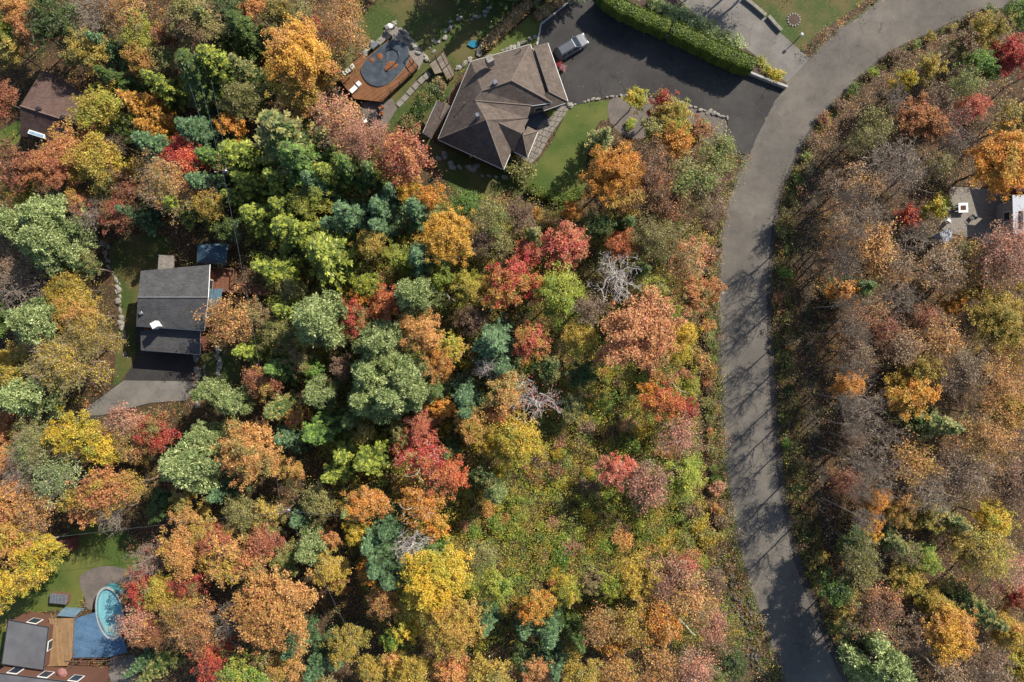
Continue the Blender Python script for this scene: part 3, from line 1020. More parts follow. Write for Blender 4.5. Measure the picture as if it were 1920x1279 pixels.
def patio_chair(name, label, px, py, rz, seatmat, group=None):
    c = W(px, py)
    r = tag(empty(name, (c.x, c.y, 0)), label, "chair", group)
    R = Matrix.Rotation(rz, 3, 'Z')

    def P(x, y, z):
        v = R @ Vector((x, y, 0))
        return (c.x + v.x, c.y + v.y, z)
    MB().box(P(0, 0, .42), (.56, .54, .1), rz).build("seat", seatmat, r, bevel=.02)
    MB().box(P(-.28, 0, .7), (.08, .54, .55), rz).build("backrest", seatmat, r, bevel=.02)
    for sx in (-1, 1):
        MB().box(P(0, .29 * sx, .62), (.52, .06, .05), rz).build("armrest", M_METAL, r)
        for sy in (-1, 1):
            MB().box(P(.24 * sy, .27 * sx, .19), (.05, .05, .38), rz).build("leg", M_METAL, r)
    return r


q = ZG([(1140, 455), (1020, 405), (975, 480)])
patio_chair("patio_chair", "dark patio chair on the open stone patio casting a spiky shadow", *q[0], 2.4, M_BLACK)
patio_chair("patio_chair", "dark patio chair facing the white fire table", *q[1], .2, M_BLACK)
patio_chair("patio_chair", "pale patio chair at the patio edge by the shrubs", *q[2], .9, M_WHITE)
c = W(*ZG([(948, 580)])[0], 2)
sh = tag(empty("garden_shed", (c.x, c.y, 0)), "little shed with pale grey two-panel roof beside the stone patio", "shed")
p = ZG([(885, 575), (925, 555), (965, 632), (935, 640)])
p2 = ZG([(925, 555), (1000, 522), (1015, 590), (965, 632)])
V = {i: (*q, 2.2 if i in (0, 3) else 2.7) for i, q in enumerate(p)}
V.update({4: (*p2[1], 2.2), 5: (*p2[2], 2.2)})
roof_part(sh, V, [(0, 1, 2, 3), (1, 4, 5, 2)], surf("pale_metal_roof", lin(150, 152, 156), lin(134, 136, 142), 3, rough=.5), .06)
MB().prism(inset([tuple(W(*q, 2.2)[:2]) for q in (p[0], p2[1], p2[2], p[3])], .15), 0, 2.2).build("wall", M_SIDING, sh)

# ------------------------------------------------------------------ pool terrace of the main house
DECKPX = ZA([(105, 492), (278, 345), (302, 372), (440, 262), (566, 300), (580, 368), (636, 440), (402, 660), (222, 640)])
M_CEDAR = rows("cedar_deck_boards", lin(132, 92, 62), lin(112, 76, 50), lin(84, 50, 28), math.radians(-35), .14, 4.0, bump=.5)
dk = deck("orange-brown cedar deck wrapped round the covered kidney pool", DECKPX, .9, M_CEDAR, [0, 5, 6])
KID = spline(ZA([(266, 468), (285, 410), (330, 360), (420, 285), (475, 263), (545, 278), (574, 330), (568, 400), (520, 470), (450, 535), (380, 562), (310, 538)]), 4, True)
kc = W(sum(p[0] for p in KID) / len(KID), sum(p[1] for p in KID) / len(KID), .9)
kp = tag(empty("covered_pool", (kc.x, kc.y, 0)), "pool under a dark grey winter cover set into the cedar deck", "pool")
kw = [tuple(W(x, y, .95)[:2]) for x, y in KID]
MB().prism(inset(kw, -.06), .3, .93).build("coping", M_SLAB, kp)
# sagging cover: rings that dip and ruck towards the middle
cv = MB()
cx, cy = kc.x, kc.y
nr, nk = 9, len(kw)
vs, fs = [], []
for i in range(nr):
    t = i / (nr - 1)
    for k, (x, y) in enumerate(kw):
        a = 1 - t
        zz = 1.04 - .06 * (1 - a ** 2) ** .7 + .05 * math.sin(5 * a + k * .9) * a * (1 - a) * 2
        vs.append((cx + (x - cx) * a, cy + (y - cy) * a, zz))
for i in range(nr - 1):
    for k in range(nk):
        fs.append((i * nk + k, i * nk + (k + 1) % nk, (i + 1) * nk + (k + 1) % nk, (i + 1) * nk + k))
cv.add(vs, fs)
cv.build("cover", surf("grey_blue_tarp", lin(74, 82, 90), lin(50, 57, 64), 1.2, rough=.45, bump=.45, bscale=2.0), kp, smooth=True)
ring = spline(ZA([(430, 330), (470, 316), (510, 345), (505, 390), (470, 430), (430, 460)]), 6)
MB().tube([(*W(x, y, 1.0)[:2], 1.02) for x, y in ring], .12, 6).build("water_tube", surf("dark_tarp", lin(48, 56, 66), lin(40, 46, 54), 3, rough=.4), kp)
M_WICK = surf("rust_leaves_pile", lin(150, 96, 56), lin(84, 52, 36), 9, bump=1)
for (u, v, w, h) in ((388, 368, 24, 20), (335, 392, 18, 18), (465, 425, 42, 28), (440, 445, 26, 22)):
    q = ZA([(u, v)])[0]
    c = W(*q, .9)
    MB().lathe((c.x, c.y, .95), [(1, 0), (.9, .08), (.5, .14), (.1, .15)], 11, sx=w / 48, sy=h / 48, rz=u).build("leaf_pile", M_WICK, kp)


def lounger(label, u, v, rz, mat, Zf=ZA, z=.9, group=None):
    c = W(*Zf([(u, v)])[0], z)
    r = tag(empty("lounger", (c.x, c.y, z)), label, "lounger", group)
    R = Matrix.Rotation(rz, 3, 'Z')

    def P(x, y, zz):
        w_ = R @ Vector((x, y, 0))
        return (c.x + w_.x, c.y + w_.y, z + zz)
    MB().box(P(0, 0, .32), (1.35, .62, .1), rz).build("mattress", mat, r, bevel=.03)
    o = MB().box(P(.85, 0, .5), (.55, .62, .1), rz).build("backrest", mat, r, bevel=.03)
    for sx in (-1, 1):
        for sy in (-1, 1):
            MB().box(P(.6 * sx, .26 * sy, .14), (.06, .06, .28), rz).build("leg", M_GREYWOOD, r)
    return r


lounger("pale lounger lying alone near the deck corner", 180, 465, .62, M_WHITE)
lounger("pale lounger beside the deck step with a dark table", 225, 580, .75, M_WHITE)
patio_chair("patio_chair", "dark wooden chair on the cedar deck next to a lounger", *ZA([(245, 545)])[0], .6, M_GREYWOOD)
q = ZA([(345, 770), (400, 745), (400, 705), (300, 790)])
c = W(*q[0])
tb = tag(empty("round_table", (c.x, c.y, 0)), "small round dark table on gravel beside the pool deck", "table")
MB().lathe((c.x, c.y, 0), [(.25, 0), (.25, .04), (.05, .06), (.05, .68)], 12).build("pedestal", M_BLACK, tb)
MB().lathe((c.x, c.y, .68), [(.55, 0), (.55, .05)], 20).build("table_top", M_BLACK, tb)
patio_chair("patio_chair", "reddish chair drawn up to the small round table on gravel", *q[1], 3.0, M_WOOD)
patio_chair("patio_chair", "reddish chair on gravel against the pool deck edge", *q[2], 2.2, M_WOOD)
patio_chair("patio_chair", "white chair on gravel by the small round table", *q[3], .3, M_WHITE)
# grill and box on the stone patio
c = W(*ZA([(460, 190)])[0])
gr = tag(empty("barbecue", (c.x, c.y, 0)), "kettle barbecue with white lid at the boulder edge of the pool patio", "barbecue")
for k in range(3):
    a = k * 2.09
    MB().tube([(c.x + .3 * math.cos(a), c.y + .3 * math.sin(a), 0), (c.x + .12 * math.cos(a), c.y + .12 * math.sin(a), .6)], .02, 5).build("leg", M_METAL, gr)
MB().lathe((c.x, c.y, .55), [(.08, 0), (.32, .14), (.38, .3)], 16).build("bowl", M_BLACK, gr)
MB().lathe((c.x, c.y, .85), [(.39, 0), (.34, .16), (.16, .26), (.03, .28)], 16).build("lid", M_WHITE, gr)
q = ZA([(440, 235)])[0]
flat_thing("storage_box", "dark storage box beside the kettle barbecue", "box", [(q[0] - 6, q[1] + 3), (q[0] + 3, q[1] - 6), (q[0] + 8, q[1] - 1), (q[0] - 1, q[1] + 8)], 0, .7, M_BLACK, .04)
q = ZA([(350, 285)])[0]
flat_thing("storage_box", "grey equipment box by the rough boulders of the pool patio", "box", [(q[0] - 8, q[1] + 4), (q[0] + 4, q[1] - 7), (q[0] + 10, q[1] - 1), (q[0] - 2, q[1] + 10)], 0, .8, M_METAL, .04)
deck("small grey timber landing with railing between pool and house", ZA([(708, 410), (795, 338), (872, 488), (826, 512), (800, 465), (745, 480)]), 1.1, rows("grey_deck_boards", lin(140, 128, 112), lin(120, 108, 94), lin(60, 52, 44), math.radians(-35), .14, 4, bump=.4), [0, 1])
deck("narrow brown back deck under the main house eave", ZA([(830, 660), (880, 560), (905, 530), (925, 545), (870, 670), (845, 690)]), 1.0, M_DECKG, [0])
q = ZA([(985, 285)])[0]
flat_thing("play_tarp", "crumpled teal tarp lying on the shaded lawn", "tarp", [(q[0] - 10, q[1] + 2), (q[0] - 2, q[1] - 8), (q[0] + 9, q[1] - 6), (q[0] + 12, q[1] + 3), (q[0] + 2, q[1] + 8)], .01, .22, surf("teal_tarp", lin(40, 120, 140), lin(30, 96, 118), 5, bump=.6), .06)

# lamp post, wires and utility pole
c = W(1502, 66, 1.6)
lp = tag(empty("lamp_post", (c.x, c.y, 0)), "slim garden lamp post with pale globe by the neighbour's drive", "lamp post")
MB().tube([(c.x, c.y, 0), (c.x, c.y, 1.6)], [.07, .05], 8).build("post", M_BLACK, lp)
MB().lathe((c.x, c.y, 1.6), [(.08, 0), (.2, .12), (.22, .25), (.14, .4), (.03, .45)], 12).build("globe", M_WHITE, lp)
c = W(*ZC([(235, 130)])[0])
tr = tag(empty("tree_ring", (c.x, c.y, 0)), "round mulch bed ringed with small stones on the neighbour's lawn", "flower bed")
MB().lathe((c.x, c.y, 0), [(.8, 0), (.8, .06), (.1, .12)], 18).build("mulch", M_MULCH, tr)
for k in range(14):
    a = k / 14 * 2 * math.pi
    o = link("stone", ROCKS[k % 6], tr)
    o.location = (.82 * math.cos(a), .82 * math.sin(a), .06)
    o.scale = (.34, .3, .3)
    o.rotation_euler = (0, 0, a)


def upole(px, py, label, h=8.0):
    c = W(px, py, h)
    r = tag(empty("utility_pole", (c.x, c.y, 0)), label, "utility pole")
    MB().tube([(c.x, c.y, 0), (c.x, c.y, h)], [.15, .1], 8).build("post", M_GREYWOOD, r)
    MB().box((c.x, c.y, h - .4), (1.7, .1, .12), .3).build("crossarm", M_GREYWOOD, r)
    for k in (-.7, 0, .7):
        MB().lathe((c.x + k * math.cos(.3), c.y + k * math.sin(.3), h - .34), [(.04, 0), (.05, .12), (.02, .16)], 8).build("insulator", M_WHITE, r)
    MB().lathe((c.x + .28, c.y + .05, h - 1.5), [(.2, 0), (.22, .1), (.22, .75), (.1, .82)], 12).build("transformer", M_METAL, r)
    return Vector((c.x, c.y, h))


P1 = upole(531, 961, "utility pole with crossarm among tan orange and olive trees", 9.0)
P2 = upole(412, 318, "utility pole with crossarm in spruces beside the bright red maple", 10.0)


def wire(a, b, sag, label):
    n = 24
    pts = []
    for i in range(n + 1):
        t = i / n
        p = a.lerp(b, t)
        p.z -= sag * 4 * t * (1 - t)
        pts.append(p)
    tag(MB().tube(pts, .013, 4).build("power_line", M_METAL), label, "wire", None)


wire(P1 + Vector((0, 0, -.2)), W(-160, 1040, 9.0), .8, "single power line crossing above the lawn with the red shed")
wire(P1 + Vector((.3, 0, -.2)), W(720, 1330, 9.5), .9, "power line running from the pole past yellow trees")
wire(P1 + Vector((.3, .1, -.2)), W(640, 968, 8.5), .2, "short service line running sideways from the pole")
for k, dx in enumerate((-.7, 0, .7)):
    wire(P2 + Vector((dx, .2 * dx, -.15)), W(352 + k * 22, 150, 10.0) + Vector((0, 0, 0)), .5, ("outer", "middle", "inner")[k] + " of three parallel power lines over dark spruces")
wire(P2 + Vector((.2, 0, -.3)), P1 + Vector((-.3, 0, -.3)), 1.0, "long power line linking the two utility poles through the trees")

# ------------------------------------------------------------------ the parked SUV
def suv(px, py, rz):
    c = W(px, py)
    root = tag(empty("parked_car", (0, 0, 0)), "silver grey estate car parked on the asphalt drive beside the garage", "car")
    M_PAINT = surf("silver_paint", lin(92, 94, 100), lin(86, 88, 94), 2, rough=.35, metal=.2, spec=.5)
    # body: cross sections along the length
    secs = [(-2.32, .78, .42, .62), (-2.25, .86, .32, .86), (-1.7, .92, .28, .98), (-.6, .93, .28, .98), (.8, .93, .28, .96), (1.25, .92, .3, .93), (2.0, .86, .32, .82), (2.3, .74, .4, .64)]
    prof = []
    for (x, w, z0, z1) in secs:
        prof.append([(x, -w, z0 + .08), (x, -w + .06, z0), (x, w - .06, z0), (x, w, z0 + .08), (x, w, z1 - .16), (x, w - .12, z1), (x, -w + .12, z1), (x, -w, z1 - .16)])
    vs = [v for s in prof for v in s]
    fs = []
    for i in range(len(prof) - 1):
        for k in range(8):
            fs.append((i * 8 + k, i * 8 + (k + 1) % 8, (i + 1) * 8 + (k + 1) % 8, (i + 1) * 8 + k))
    fs += [tuple(range(7, -1, -1)), tuple((len(prof) - 1) * 8 + k for k in range(8))]
    MB().add(vs, fs).build("body", M_PAINT, root, bevel=.015, smooth=False)
    # cabin (glasshouse) tapering to the roof
    lo = [(-2.15, -.8), (1.15, -.8), (1.15, .8), (-2.15, .8)]
    hi = [(-1.85, -.66), (.35, -.66), (.35, .66), (-1.85, .66)]
    MB().prism(lo, .93, 1.5, hi).build("glasshouse", M_GLASS, root, bevel=.02)
    rf = MB().prism([(-1.92, -.68), (.4, -.68), (.4, .68), (-1.92, .68)], 1.49, 1.57, [(-1.8, -.6), (.25, -.6), (.25, .6), (-1.8, .6)]).build("roof", M_PAINT, root, bevel=.02)
    for s in (-1, 1):
        MB().tube([(-1.75, .56 * s, 1.62), (.2, .56 * s, 1.62)], .025, 5).build("roof_rail", M_BLACK, rf)
        for (x0, x1) in ((1.13, .36), (-.35, -.35), (-1.2, -1.2), (-2.12, -1.84)):
            MB().tube([(x0, .81 * s, .94), (x1, .67 * s, 1.5)], .045, 5).build("pillar", M_PAINT, root)
        MB().box((.75, 1.0 * s, 1.0), (.16, .2, .14)).build("mirror", M_PAINT, root, bevel=.03)
        MB().box((2.2, .58 * s, .66), (.2, .36, .12), -.25 * s).build("headlight", M_WHITE, root, bevel=.02)
        MB().box((-2.28, .68 * s, .74), (.08, .2, .18)).build("tail_light", surf("red_lens", lin(150, 20, 20), lin(120, 16, 16), 3, rough=.3), root, bevel=.02)
        for x in (-1.42, 1.42):
            w = MB().tube([(x, .82 * s - .12, .35), (x, .82 * s + .12, .35)], .35, 18).build("wheel", M_BLACK, root)
            MB().tube([(x, .82 * s - .13, .35), (x, .82 * s + .13, .35)], .22, 18).build("rim", M_METAL, w)
    MB().box((2.28, 0, .36), (.1, 1.5, .16)).build("bumper", M_BLACK, root, bevel=.03)
    MB().box((-2.3, 0, .44), (.1, 1.5, .2)).build("bumper", M_BLACK, root, bevel=.03)
    root.location = (c.x, c.y, .05)
    root.rotation_euler = (0, 0, rz)
    return root


suv(*ZA([(1625, 318)])[0], math.radians(31))
c = W(*ZA([(1552, 440)])[0])


# ------------------------------------------------------------------ vegetation: prototype meshes
def norm(a):
    return a / np.maximum(np.linalg.norm(a, axis=-1, keepdims=True), 1e-9)


def blades(c, u, v):
    """diamond leaves: centres c, half-axes u and v, all (n,3) -> verts, quads"""
    n = len(c)
    vs = np.stack([c - u, c - v * .9 + u * .1, c + u, c + v * .9 + u * .1], 1).reshape(-1, 3)
    return vs, np.arange(n * 4).reshape(n, 4)


def leaf_cloud(r, centres, per, spread, size, up=0.9, out=None, bough=None):
    """leaves scattered round clump centres"""
    n = len(centres)
    k = np.repeat(np.arange(n), per)
    off = r.normal(0, 1, (len(k), 3)) * spread
    c = centres[k] + off
    nr = r.normal(0, .55, (len(k), 3)) + np.array([0, 0, up])
    if out is not None:
        nr += out[k] * .5
    nr = norm(nr)
    t = norm(np.cross(nr, r.normal(0, 1, (len(k), 3))))
    b = np.cross(nr, t)
    s = size * r.uniform(.65, 1.35, (len(k), 1))
    vs, q = blades(c, t * s, b * s * .62)
    clump = r.uniform(0, 1, n)[k] * .7 + r.uniform(0, 1, len(k)) * .3
    if bough is not None:
        clump = bough[k] * .6 + clump * .4
    return vs, q, r.uniform(0, 1, len(k)), clump


def skeleton(r, centres, H, trunk_top, base_r, tip=.012, wob=.12, path=.3):
    """branches grown greedily from the trunk to every clump centre"""
    nt = 9
    nodes = [np.array([r.normal(0, wob) * i / nt, r.normal(0, wob) * i / nt, trunk_top * i / nt]) for i in range(nt + 1)]
    par = [-1] + list(range(nt))
    plen = [0.0] * (nt + 1)
    order = np.argsort(np.linalg.norm(centres - np.array([0, 0, trunk_top * .55]), axis=1))
    for i in order:
        c = centres[i]
        P = np.array(nodes[2:])
        d = np.linalg.norm(P - c, axis=1)
        cost = d + path * np.array(plen[2:]) + np.maximum(P[:, 2] - c[2] + .1, 0) * 2.0
        j = int(np.argmin(cost)) + 2
        nodes.append(c)
        par.append(j)
        plen.append(plen[j] + d[j - 2])
    n = len(nodes)
    area = np.full(n, tip ** 2)
    ch = [0] * n
    for i in range(n - 1, 0, -1):
        if i > nt:
            area[par[i]] += area[i]
    for i in range(nt, 0, -1):
        area[par[i]] += area[i]
    rad = np.sqrt(area)
    rad *= np.clip(base_r / rad[0], .4, 3.0) ** np.clip(rad / rad[0] + .0, 0, 1)
    return nodes, par, rad, nt


def trunk_mesh(name, r, sk, mat, twigs=0, twig_len=.7, twig_r=.014, out_c=None):
    nodes, par, rad, nt = sk
    m = MB()
    m.tube([nodes[i] for i in range(nt + 1)], [float(rad[i]) for i in range(nt + 1)], 6)
    for i in range(nt + 1, len(nodes)):
        a, b = nodes[par[i]], nodes[i]
        L_ = np.linalg.norm(b - a)
        mid = (a + b) / 2 + r.normal(0, .07, 3) * L_ + np.array([0, 0, -.05 * L_])
        ra = min(float(rad[par[i]]), float(rad[i]) * 1.5)
        m.tube([a, mid, b], [ra, float(rad[i]) * 1.15, float(rad[i])], 3 if rad[i] < .05 else 5, cap=False)
    if twigs:
        for i in range(nt + 1, len(nodes)):
            d0 = norm((nodes[i] - nodes[par[i]])[None])[0]
            for k in range(twigs):
                d = norm((d0 * .8 + r.normal(0, .55, 3) + np.array([0, 0, .35]))[None])[0]
                L_ = twig_len * r.uniform(.5, 1.2)
                st = nodes[par[i]] + (nodes[i] - nodes[par[i]]) * r.uniform(.3, 1)
                e = st + d * L_
                m.tube([st, e], [twig_r, twig_r * .4], 3, cap=False)
                for q in range(2):
                    d2 = norm((d + r.normal(0, .5, 3))[None])[0]
                    s2 = st + d * L_ * r.uniform(.35, .8)
                    m.tube([s2, s2 + d2 * L_ * .55], [twig_r * .7, twig_r * .3], 3, cap=False)
    return m.mesh(name, mat)


def crown_centres(r, n, R, H, zc, zr, lobes=9, shell=.55, low=-.35):
    """clump centres gathered on boughs of uneven reach: an uneven outline with gaps between the boughs"""
    ga = 2.39996
    tips = []
    for b in range(lobes):
        f = (b + .5) / lobes
        a = b * ga + r.normal(0, .25)
        rho = math.sqrt(f) * r.uniform(.72, 1.08)
        zz = math.sqrt(max(0, 1 - min(rho, 1) ** 2)) * r.uniform(.75, 1.1) + r.normal(0, .08)
        tips.append((rho * math.cos(a), rho * math.sin(a), zz - .08))
    tips = np.array(tips)
    k = r.integers(0, lobes, n)
    crown_centres.bough = r.uniform(0, 1, lobes)[k]
    t = r.uniform(0, 1, n) ** .55
    inner = np.array([0, 0, -.35])
    base = inner + (tips[k] - inner) * (.35 + .65 * t)[:, None]
    sig = (.27 / math.sqrt(lobes / 9)) * (.5 + .6 * t)
    c = base + r.normal(0, 1, (n, 3)) * sig[:, None] * np.array([1, 1, .42])
    far = r.uniform(0, 1, n) < .12          # stray sprigs that break the outline
    c[far, :2] *= r.uniform(1.0, 1.3, (far.sum(), 1))
    rad = np.linalg.norm(c[:, :2], axis=1)
    c[:, :2] *= np.where(rad > 1.3, 1.3 / np.maximum(rad, 1e-6), 1)[:, None]
    d = norm(c + np.array([0, 0, .15]))
    c = c * np.array([R, R, zr])
    c[:, 2] += zc
    return c, d


PROTO = {}


def add_proto(kind, R, H, crown, trunk):
    PROTO.setdefault(kind, []).append((R, H, crown, trunk))


def make_broad(kind, seed, R, H, nc, per, leaf, bark, twigs=0, tight=1.0, flat=.45, lobes=9, tip=.012):
    r = np.random.default_rng(seed)
    cs, d = crown_centres(r, nc, R * .92, H, H * .62, H * .34, lobes)
    bo = crown_centres.bough
    if isinstance(per, tuple):            # boughs that have kept more or fewer of their leaves
        per = np.where(r.uniform(0, 1, nc) < .5, per[0], per[1]) + (bo * 8).astype(int)
    sp = np.array([1, 1, flat]) * (.09 + R * .04) * tight
    sk = skeleton(r, cs, H, H * .74, H * .013, tip=tip, path=.35)
    tm = trunk_mesh("trunk", r, sk, bark, twigs, R * .24)
    cm = None
    if np.any(per):
        vs, q, rn, cl = leaf_cloud(r, cs, per, sp, leaf, .8, d, bo)
        cm = mesh_np("crown", vs, q, M_LEAF, {"rnd": rn, "clump": cl})
    add_proto(kind, R, H, cm, tm)


for i in range(3):
    make_broad("Ds", 100 + i, 1.7, 7.0, 95, 44, .10, M_BARK, lobes=7)
for i, (pe, lb, wd) in enumerate([((58, 40), 12, 1), ((40, 14), 14, 1), ((60, 50), 20, 1), ((46, 22), 9, 2), ((30, 12), 13, 2), ((54, 34), 16, 1), ((44, 26), 11, 0)]):
    make_broad("Dm", 110 + i, 3.0, 10.5, 270, pe, .108, M_BARK if i % 3 else M_PALE2, wd, lobes=lb, tight=1.0 + .1 * (i % 3))
for i in range(3):
    make_broad("Dl", 120 + i, 4.8, 14.0, 680, ((56, 44), (50, 26), (60, 36))[i], .112, M_BARK, lobes=26 + 3 * i, tight=.9)
for i in range(2):
    make_broad("Ss", 130 + i, 1.7, 7.0, 70, 15, .11, M_TWIG, 2, tight=1.3, lobes=8)
for i in range(4):
    make_broad("Sm", 140 + i, 3.0, 10.5, 170, (30, 8), .10, M_TWIG if i % 2 else M_PALE2, 3, tight=1.5, lobes=9 + 2 * i, tip=.013)
for i in range(2):
    make_broad("Sl", 150 + i, 4.8, 13.0, 300, (36, 10), .105, M_TWIG if i % 2 else M_PALE2, 3, tight=1.35, lobes=20, tip=.013)
for i in range(4):
    make_broad("Bm", 160 + i, 3.0, 10.5, 130, 4, .08, M_PALE2, 4, tight=1.8, lobes=9 + 2 * i, tip=.014)
for i in range(3):
    make_broad("Wm", 180 + i, 3.0, 10.5, 100, 4, .08, M_PALE, 3, tight=1.8, lobes=10 + 3 * i, tip=.0135)   # weathered dead trees
for i in range(2):
    make_broad("Rm", 170 + i, 3.0, 10.5, 140, 36, .105, M_PALE, 1, tight=1.3, lobes=8, tip=.024)   # maples with bare pale limbs showing


def make_fir(kind, seed, R, H, gap, droop, leaf, dens, mat=M_NEEDLE):
    r = np.random.default_rng(seed)
    C, U, Vv, rn, cl = [], [], [], [], []
    m = MB()
    m.tube([(0, 0, 0), (0, 0, H * .5), (0, 0, H)], [H * .015, H * .009, .015], 6)
    z = H * .14
    while z < H * .99:
        t = (z - H * .14) / (H * .86)
        Rl = R * (1 - t) ** .85 + .12
        nb = 4 + int(r.integers(0, 3))
        a0 = r.uniform(0, 7)
        for b in range(nb):
            a = a0 + b * 2 * math.pi / nb + r.normal(0, .18)
            L_ = Rl * r.uniform(.6, 1.25)
            s = np.linspace(0, 1, 7)
            dz = -droop * L_ * s ** 1.3 + .12 * L_ * s ** 3 + (.25 * L_ * s if t > .8 else 0)
            P = np.c_[math.cos(a) * L_ * s, math.sin(a) * L_ * s, z + dz]
            m.tube([P[0], P[3], P[6]], [.03, .018, .006], 3, cap=False)
            cb = r.uniform()
            ns = max(3, int(L_ / .2))
            for i in range(ns):
                f = .18 + .82 * (i + r.uniform(0, 1)) / ns
                p = np.array([np.interp(f, s, P[:, k]) for k in range(3)])
                tw = (.14 + .42 * L_ * (1 - f) ** .8 * .55 + .1) * r.uniform(.8, 1.2)
                for sd in (-1, 1, 0):
                    ang = a + sd * r.uniform(.7, 1.0)
                    d = np.array([math.cos(ang), math.sin(ang), -.12 + r.normal(0, .1)])
                    k = max(1, int(tw / (leaf * 1.1) * dens))
                    for q in range(k):
                        c = p + d * tw * (q + .5) / k + r.normal(0, .02, 3)
                        C.append(c)
                        U.append(d * leaf * r.uniform(.8, 1.25))
                        sdv = np.array([-d[1], d[0], r.normal(0, .35)])
                        Vv.append(sdv * leaf * .5 * r.uniform(.7, 1.2))
                        rn.append(r.uniform())
                        cl.append(np.clip(f * .75 + .35 * cb - .1, 0, 1))
        z += gap * r.uniform(.8, 1.2) * (1 - .45 * t)
    vs, q = blades(np.array(C), np.array(U), np.array(Vv))
    cm = mesh_np("crown", vs, q, mat, {"rnd": rn, "clump": cl})
    add_proto(kind, R, H, cm, m.mesh("trunk", M_BARK))


for i in range(4):
    make_fir("F", 200 + i, 2.4, 12.0, .60, .34, .165, .9)
for i in range(3):
    make_fir("C", 220 + i, 2.0, 11.0, .46, .22, .145, .9)


def make_pine(seed, R, H, nlev):
    r = np.random.default_rng(seed)
    cs, nodes = [], []
    m = MB()
    m.tube([(0, 0, 0), (r.normal(0, .1), r.normal(0, .1), H * .5), (0, 0, H)], [H * .016, H * .011, .03], 7)
    for l in range(nlev):
        t = l / (nlev - 1)
        z = H * (.36 + .62 * t)
        Rl = R * (1 - t ** 1.7 * .82) * r.uniform(.82, 1.08)
        nb = 5 + int(r.integers(0, 3))
        a0 = r.uniform(0, 7)
        for b in range(nb):
            a = a0 + b * 2 * math.pi / nb + r.normal(0, .22)
            L_ = Rl * r.uniform(.6, 1.08)
            e = np.array([math.cos(a) * L_, math.sin(a) * L_, z + .22 * L_])
            m.tube([(0, 0, z), e * np.array([.55, .55, 1]) - np.array([0, 0, .12 * L_]), e], [.05, .035, .012], 4, cap=False)
            ns = max(2, int(L_ / .42))
            for i in range(ns):
                f = .3 + .7 * (i + 1) / ns
                for sd in ((0,) if f < .45 else (-1, 0, 1)):
                    w = .36 * L_ * f * .55
                    p = np.array([math.cos(a) * L_ * f - math.sin(a) * sd * w, math.sin(a) * L_ * f + math.cos(a) * sd * w, z + .2 * L_ * f + r.normal(0, .12)])
                    cs.append(p + r.normal(0, .12, 3))
    cs = np.array(cs)
    per = 30
    k = np.repeat(np.arange(len(cs)), per)
    d = norm(r.normal(0, 1, (len(k), 3)) + np.array([0, 0, .55]))
    rad = r.uniform(.12, .34, (len(k), 1))
    c = cs[k] + d * rad
    side = norm(np.cross(d, r.normal(0, 1, d.shape)))
    vs, q = blades(c, d * r.uniform(.11, .2, (len(k), 1)), side * r.uniform(.035, .065, (len(k), 1)))
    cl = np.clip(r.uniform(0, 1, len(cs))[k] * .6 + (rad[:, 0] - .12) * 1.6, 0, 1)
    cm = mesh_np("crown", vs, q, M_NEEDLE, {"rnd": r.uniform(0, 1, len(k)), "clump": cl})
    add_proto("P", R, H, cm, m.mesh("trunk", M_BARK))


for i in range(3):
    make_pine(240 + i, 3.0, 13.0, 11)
def make_shrub(seed, R, H, nc, per, leaf):
    r = np.random.default_rng(seed)
    cs, d = crown_centres(r, nc, R * .9, H, H * .5, H * .42, 7, .5, -.5)
    m = MB()
    for k in range(7):
        j = int(r.integers(0, len(cs)))
        m.tube([(r.normal(0, .08), r.normal(0, .08), 0), cs[j] * .55, cs[j]], [.03, .022, .008], 4, cap=False)
    vs, q, rn, cl = leaf_cloud(r, cs, per, np.array([1, 1, .6]) * R * .17, leaf, .7, d)
    add_proto("U", R, H, mesh_np("foliage", vs, q, M_LEAF, {"rnd": rn, "clump": cl}), m.mesh("stem", M_BARK))


for i in range(6):
    make_shrub(260 + i, 1.3, 1.9, 34, 24 + 5 * i, .105)

# ------------------------------------------------------------------ colours of leaves
PAL = {   # code: (words, tint, second tint)
    'go': ('golden yellow', (216, 168, 68), (186, 146, 60)), 'ye': ('bright yellow', (216, 182, 62), (170, 160, 58)), 'og': ('orange gold', (216, 150, 62), (184, 134, 56)),
    'tn': ('tan orange', (206, 154, 90), (178, 134, 76)), 'ru': ('rust orange', (200, 138, 88), (178, 126, 76)), 'or': ('orange red', (202, 112, 70), (178, 118, 66)),
    'rd': ('crimson red', (186, 74, 58), (160, 88, 58)), 'sa': ('salmon red', (210, 116, 90), (196, 134, 94)), 'pk': ('pinkish tan', (204, 144, 116), (178, 136, 108)),
    'yg': ('yellow green', (172, 172, 66), (134, 150, 56)), 'ol': ('olive brown', (150, 142, 82), (124, 124, 64)), 'gn': ('fresh green', (122, 150, 64), (94, 128, 52)),
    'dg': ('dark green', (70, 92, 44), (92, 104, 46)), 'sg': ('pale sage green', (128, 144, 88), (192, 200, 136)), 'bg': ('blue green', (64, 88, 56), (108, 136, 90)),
    'fy': ('yellowish green', (84, 100, 38), (164, 170, 66)), 'br': ('dull brown', (136, 106, 82), (112, 92, 70)), 'gy': ('grey brown', (158, 136, 110), (136, 122, 88)),
    'rt': ('rusty tan', (202, 144, 98), (188, 132, 86)), 'rb': ('russet brown', (170, 106, 76), (142, 108, 66)), 'lr': ('larch gold', (150, 104, 40), (192, 140, 58)), 'ly': ('olive yellow', (186, 158, 68), (150, 140, 62)), 'gr': ('bare grey', (150, 130, 110), (130, 112, 90)),
    'rp': ('grey and pink', (200, 112, 94), (180, 124, 102)), 'rw': ('fiery red', (198, 84, 66), (186, 120, 74)),
}
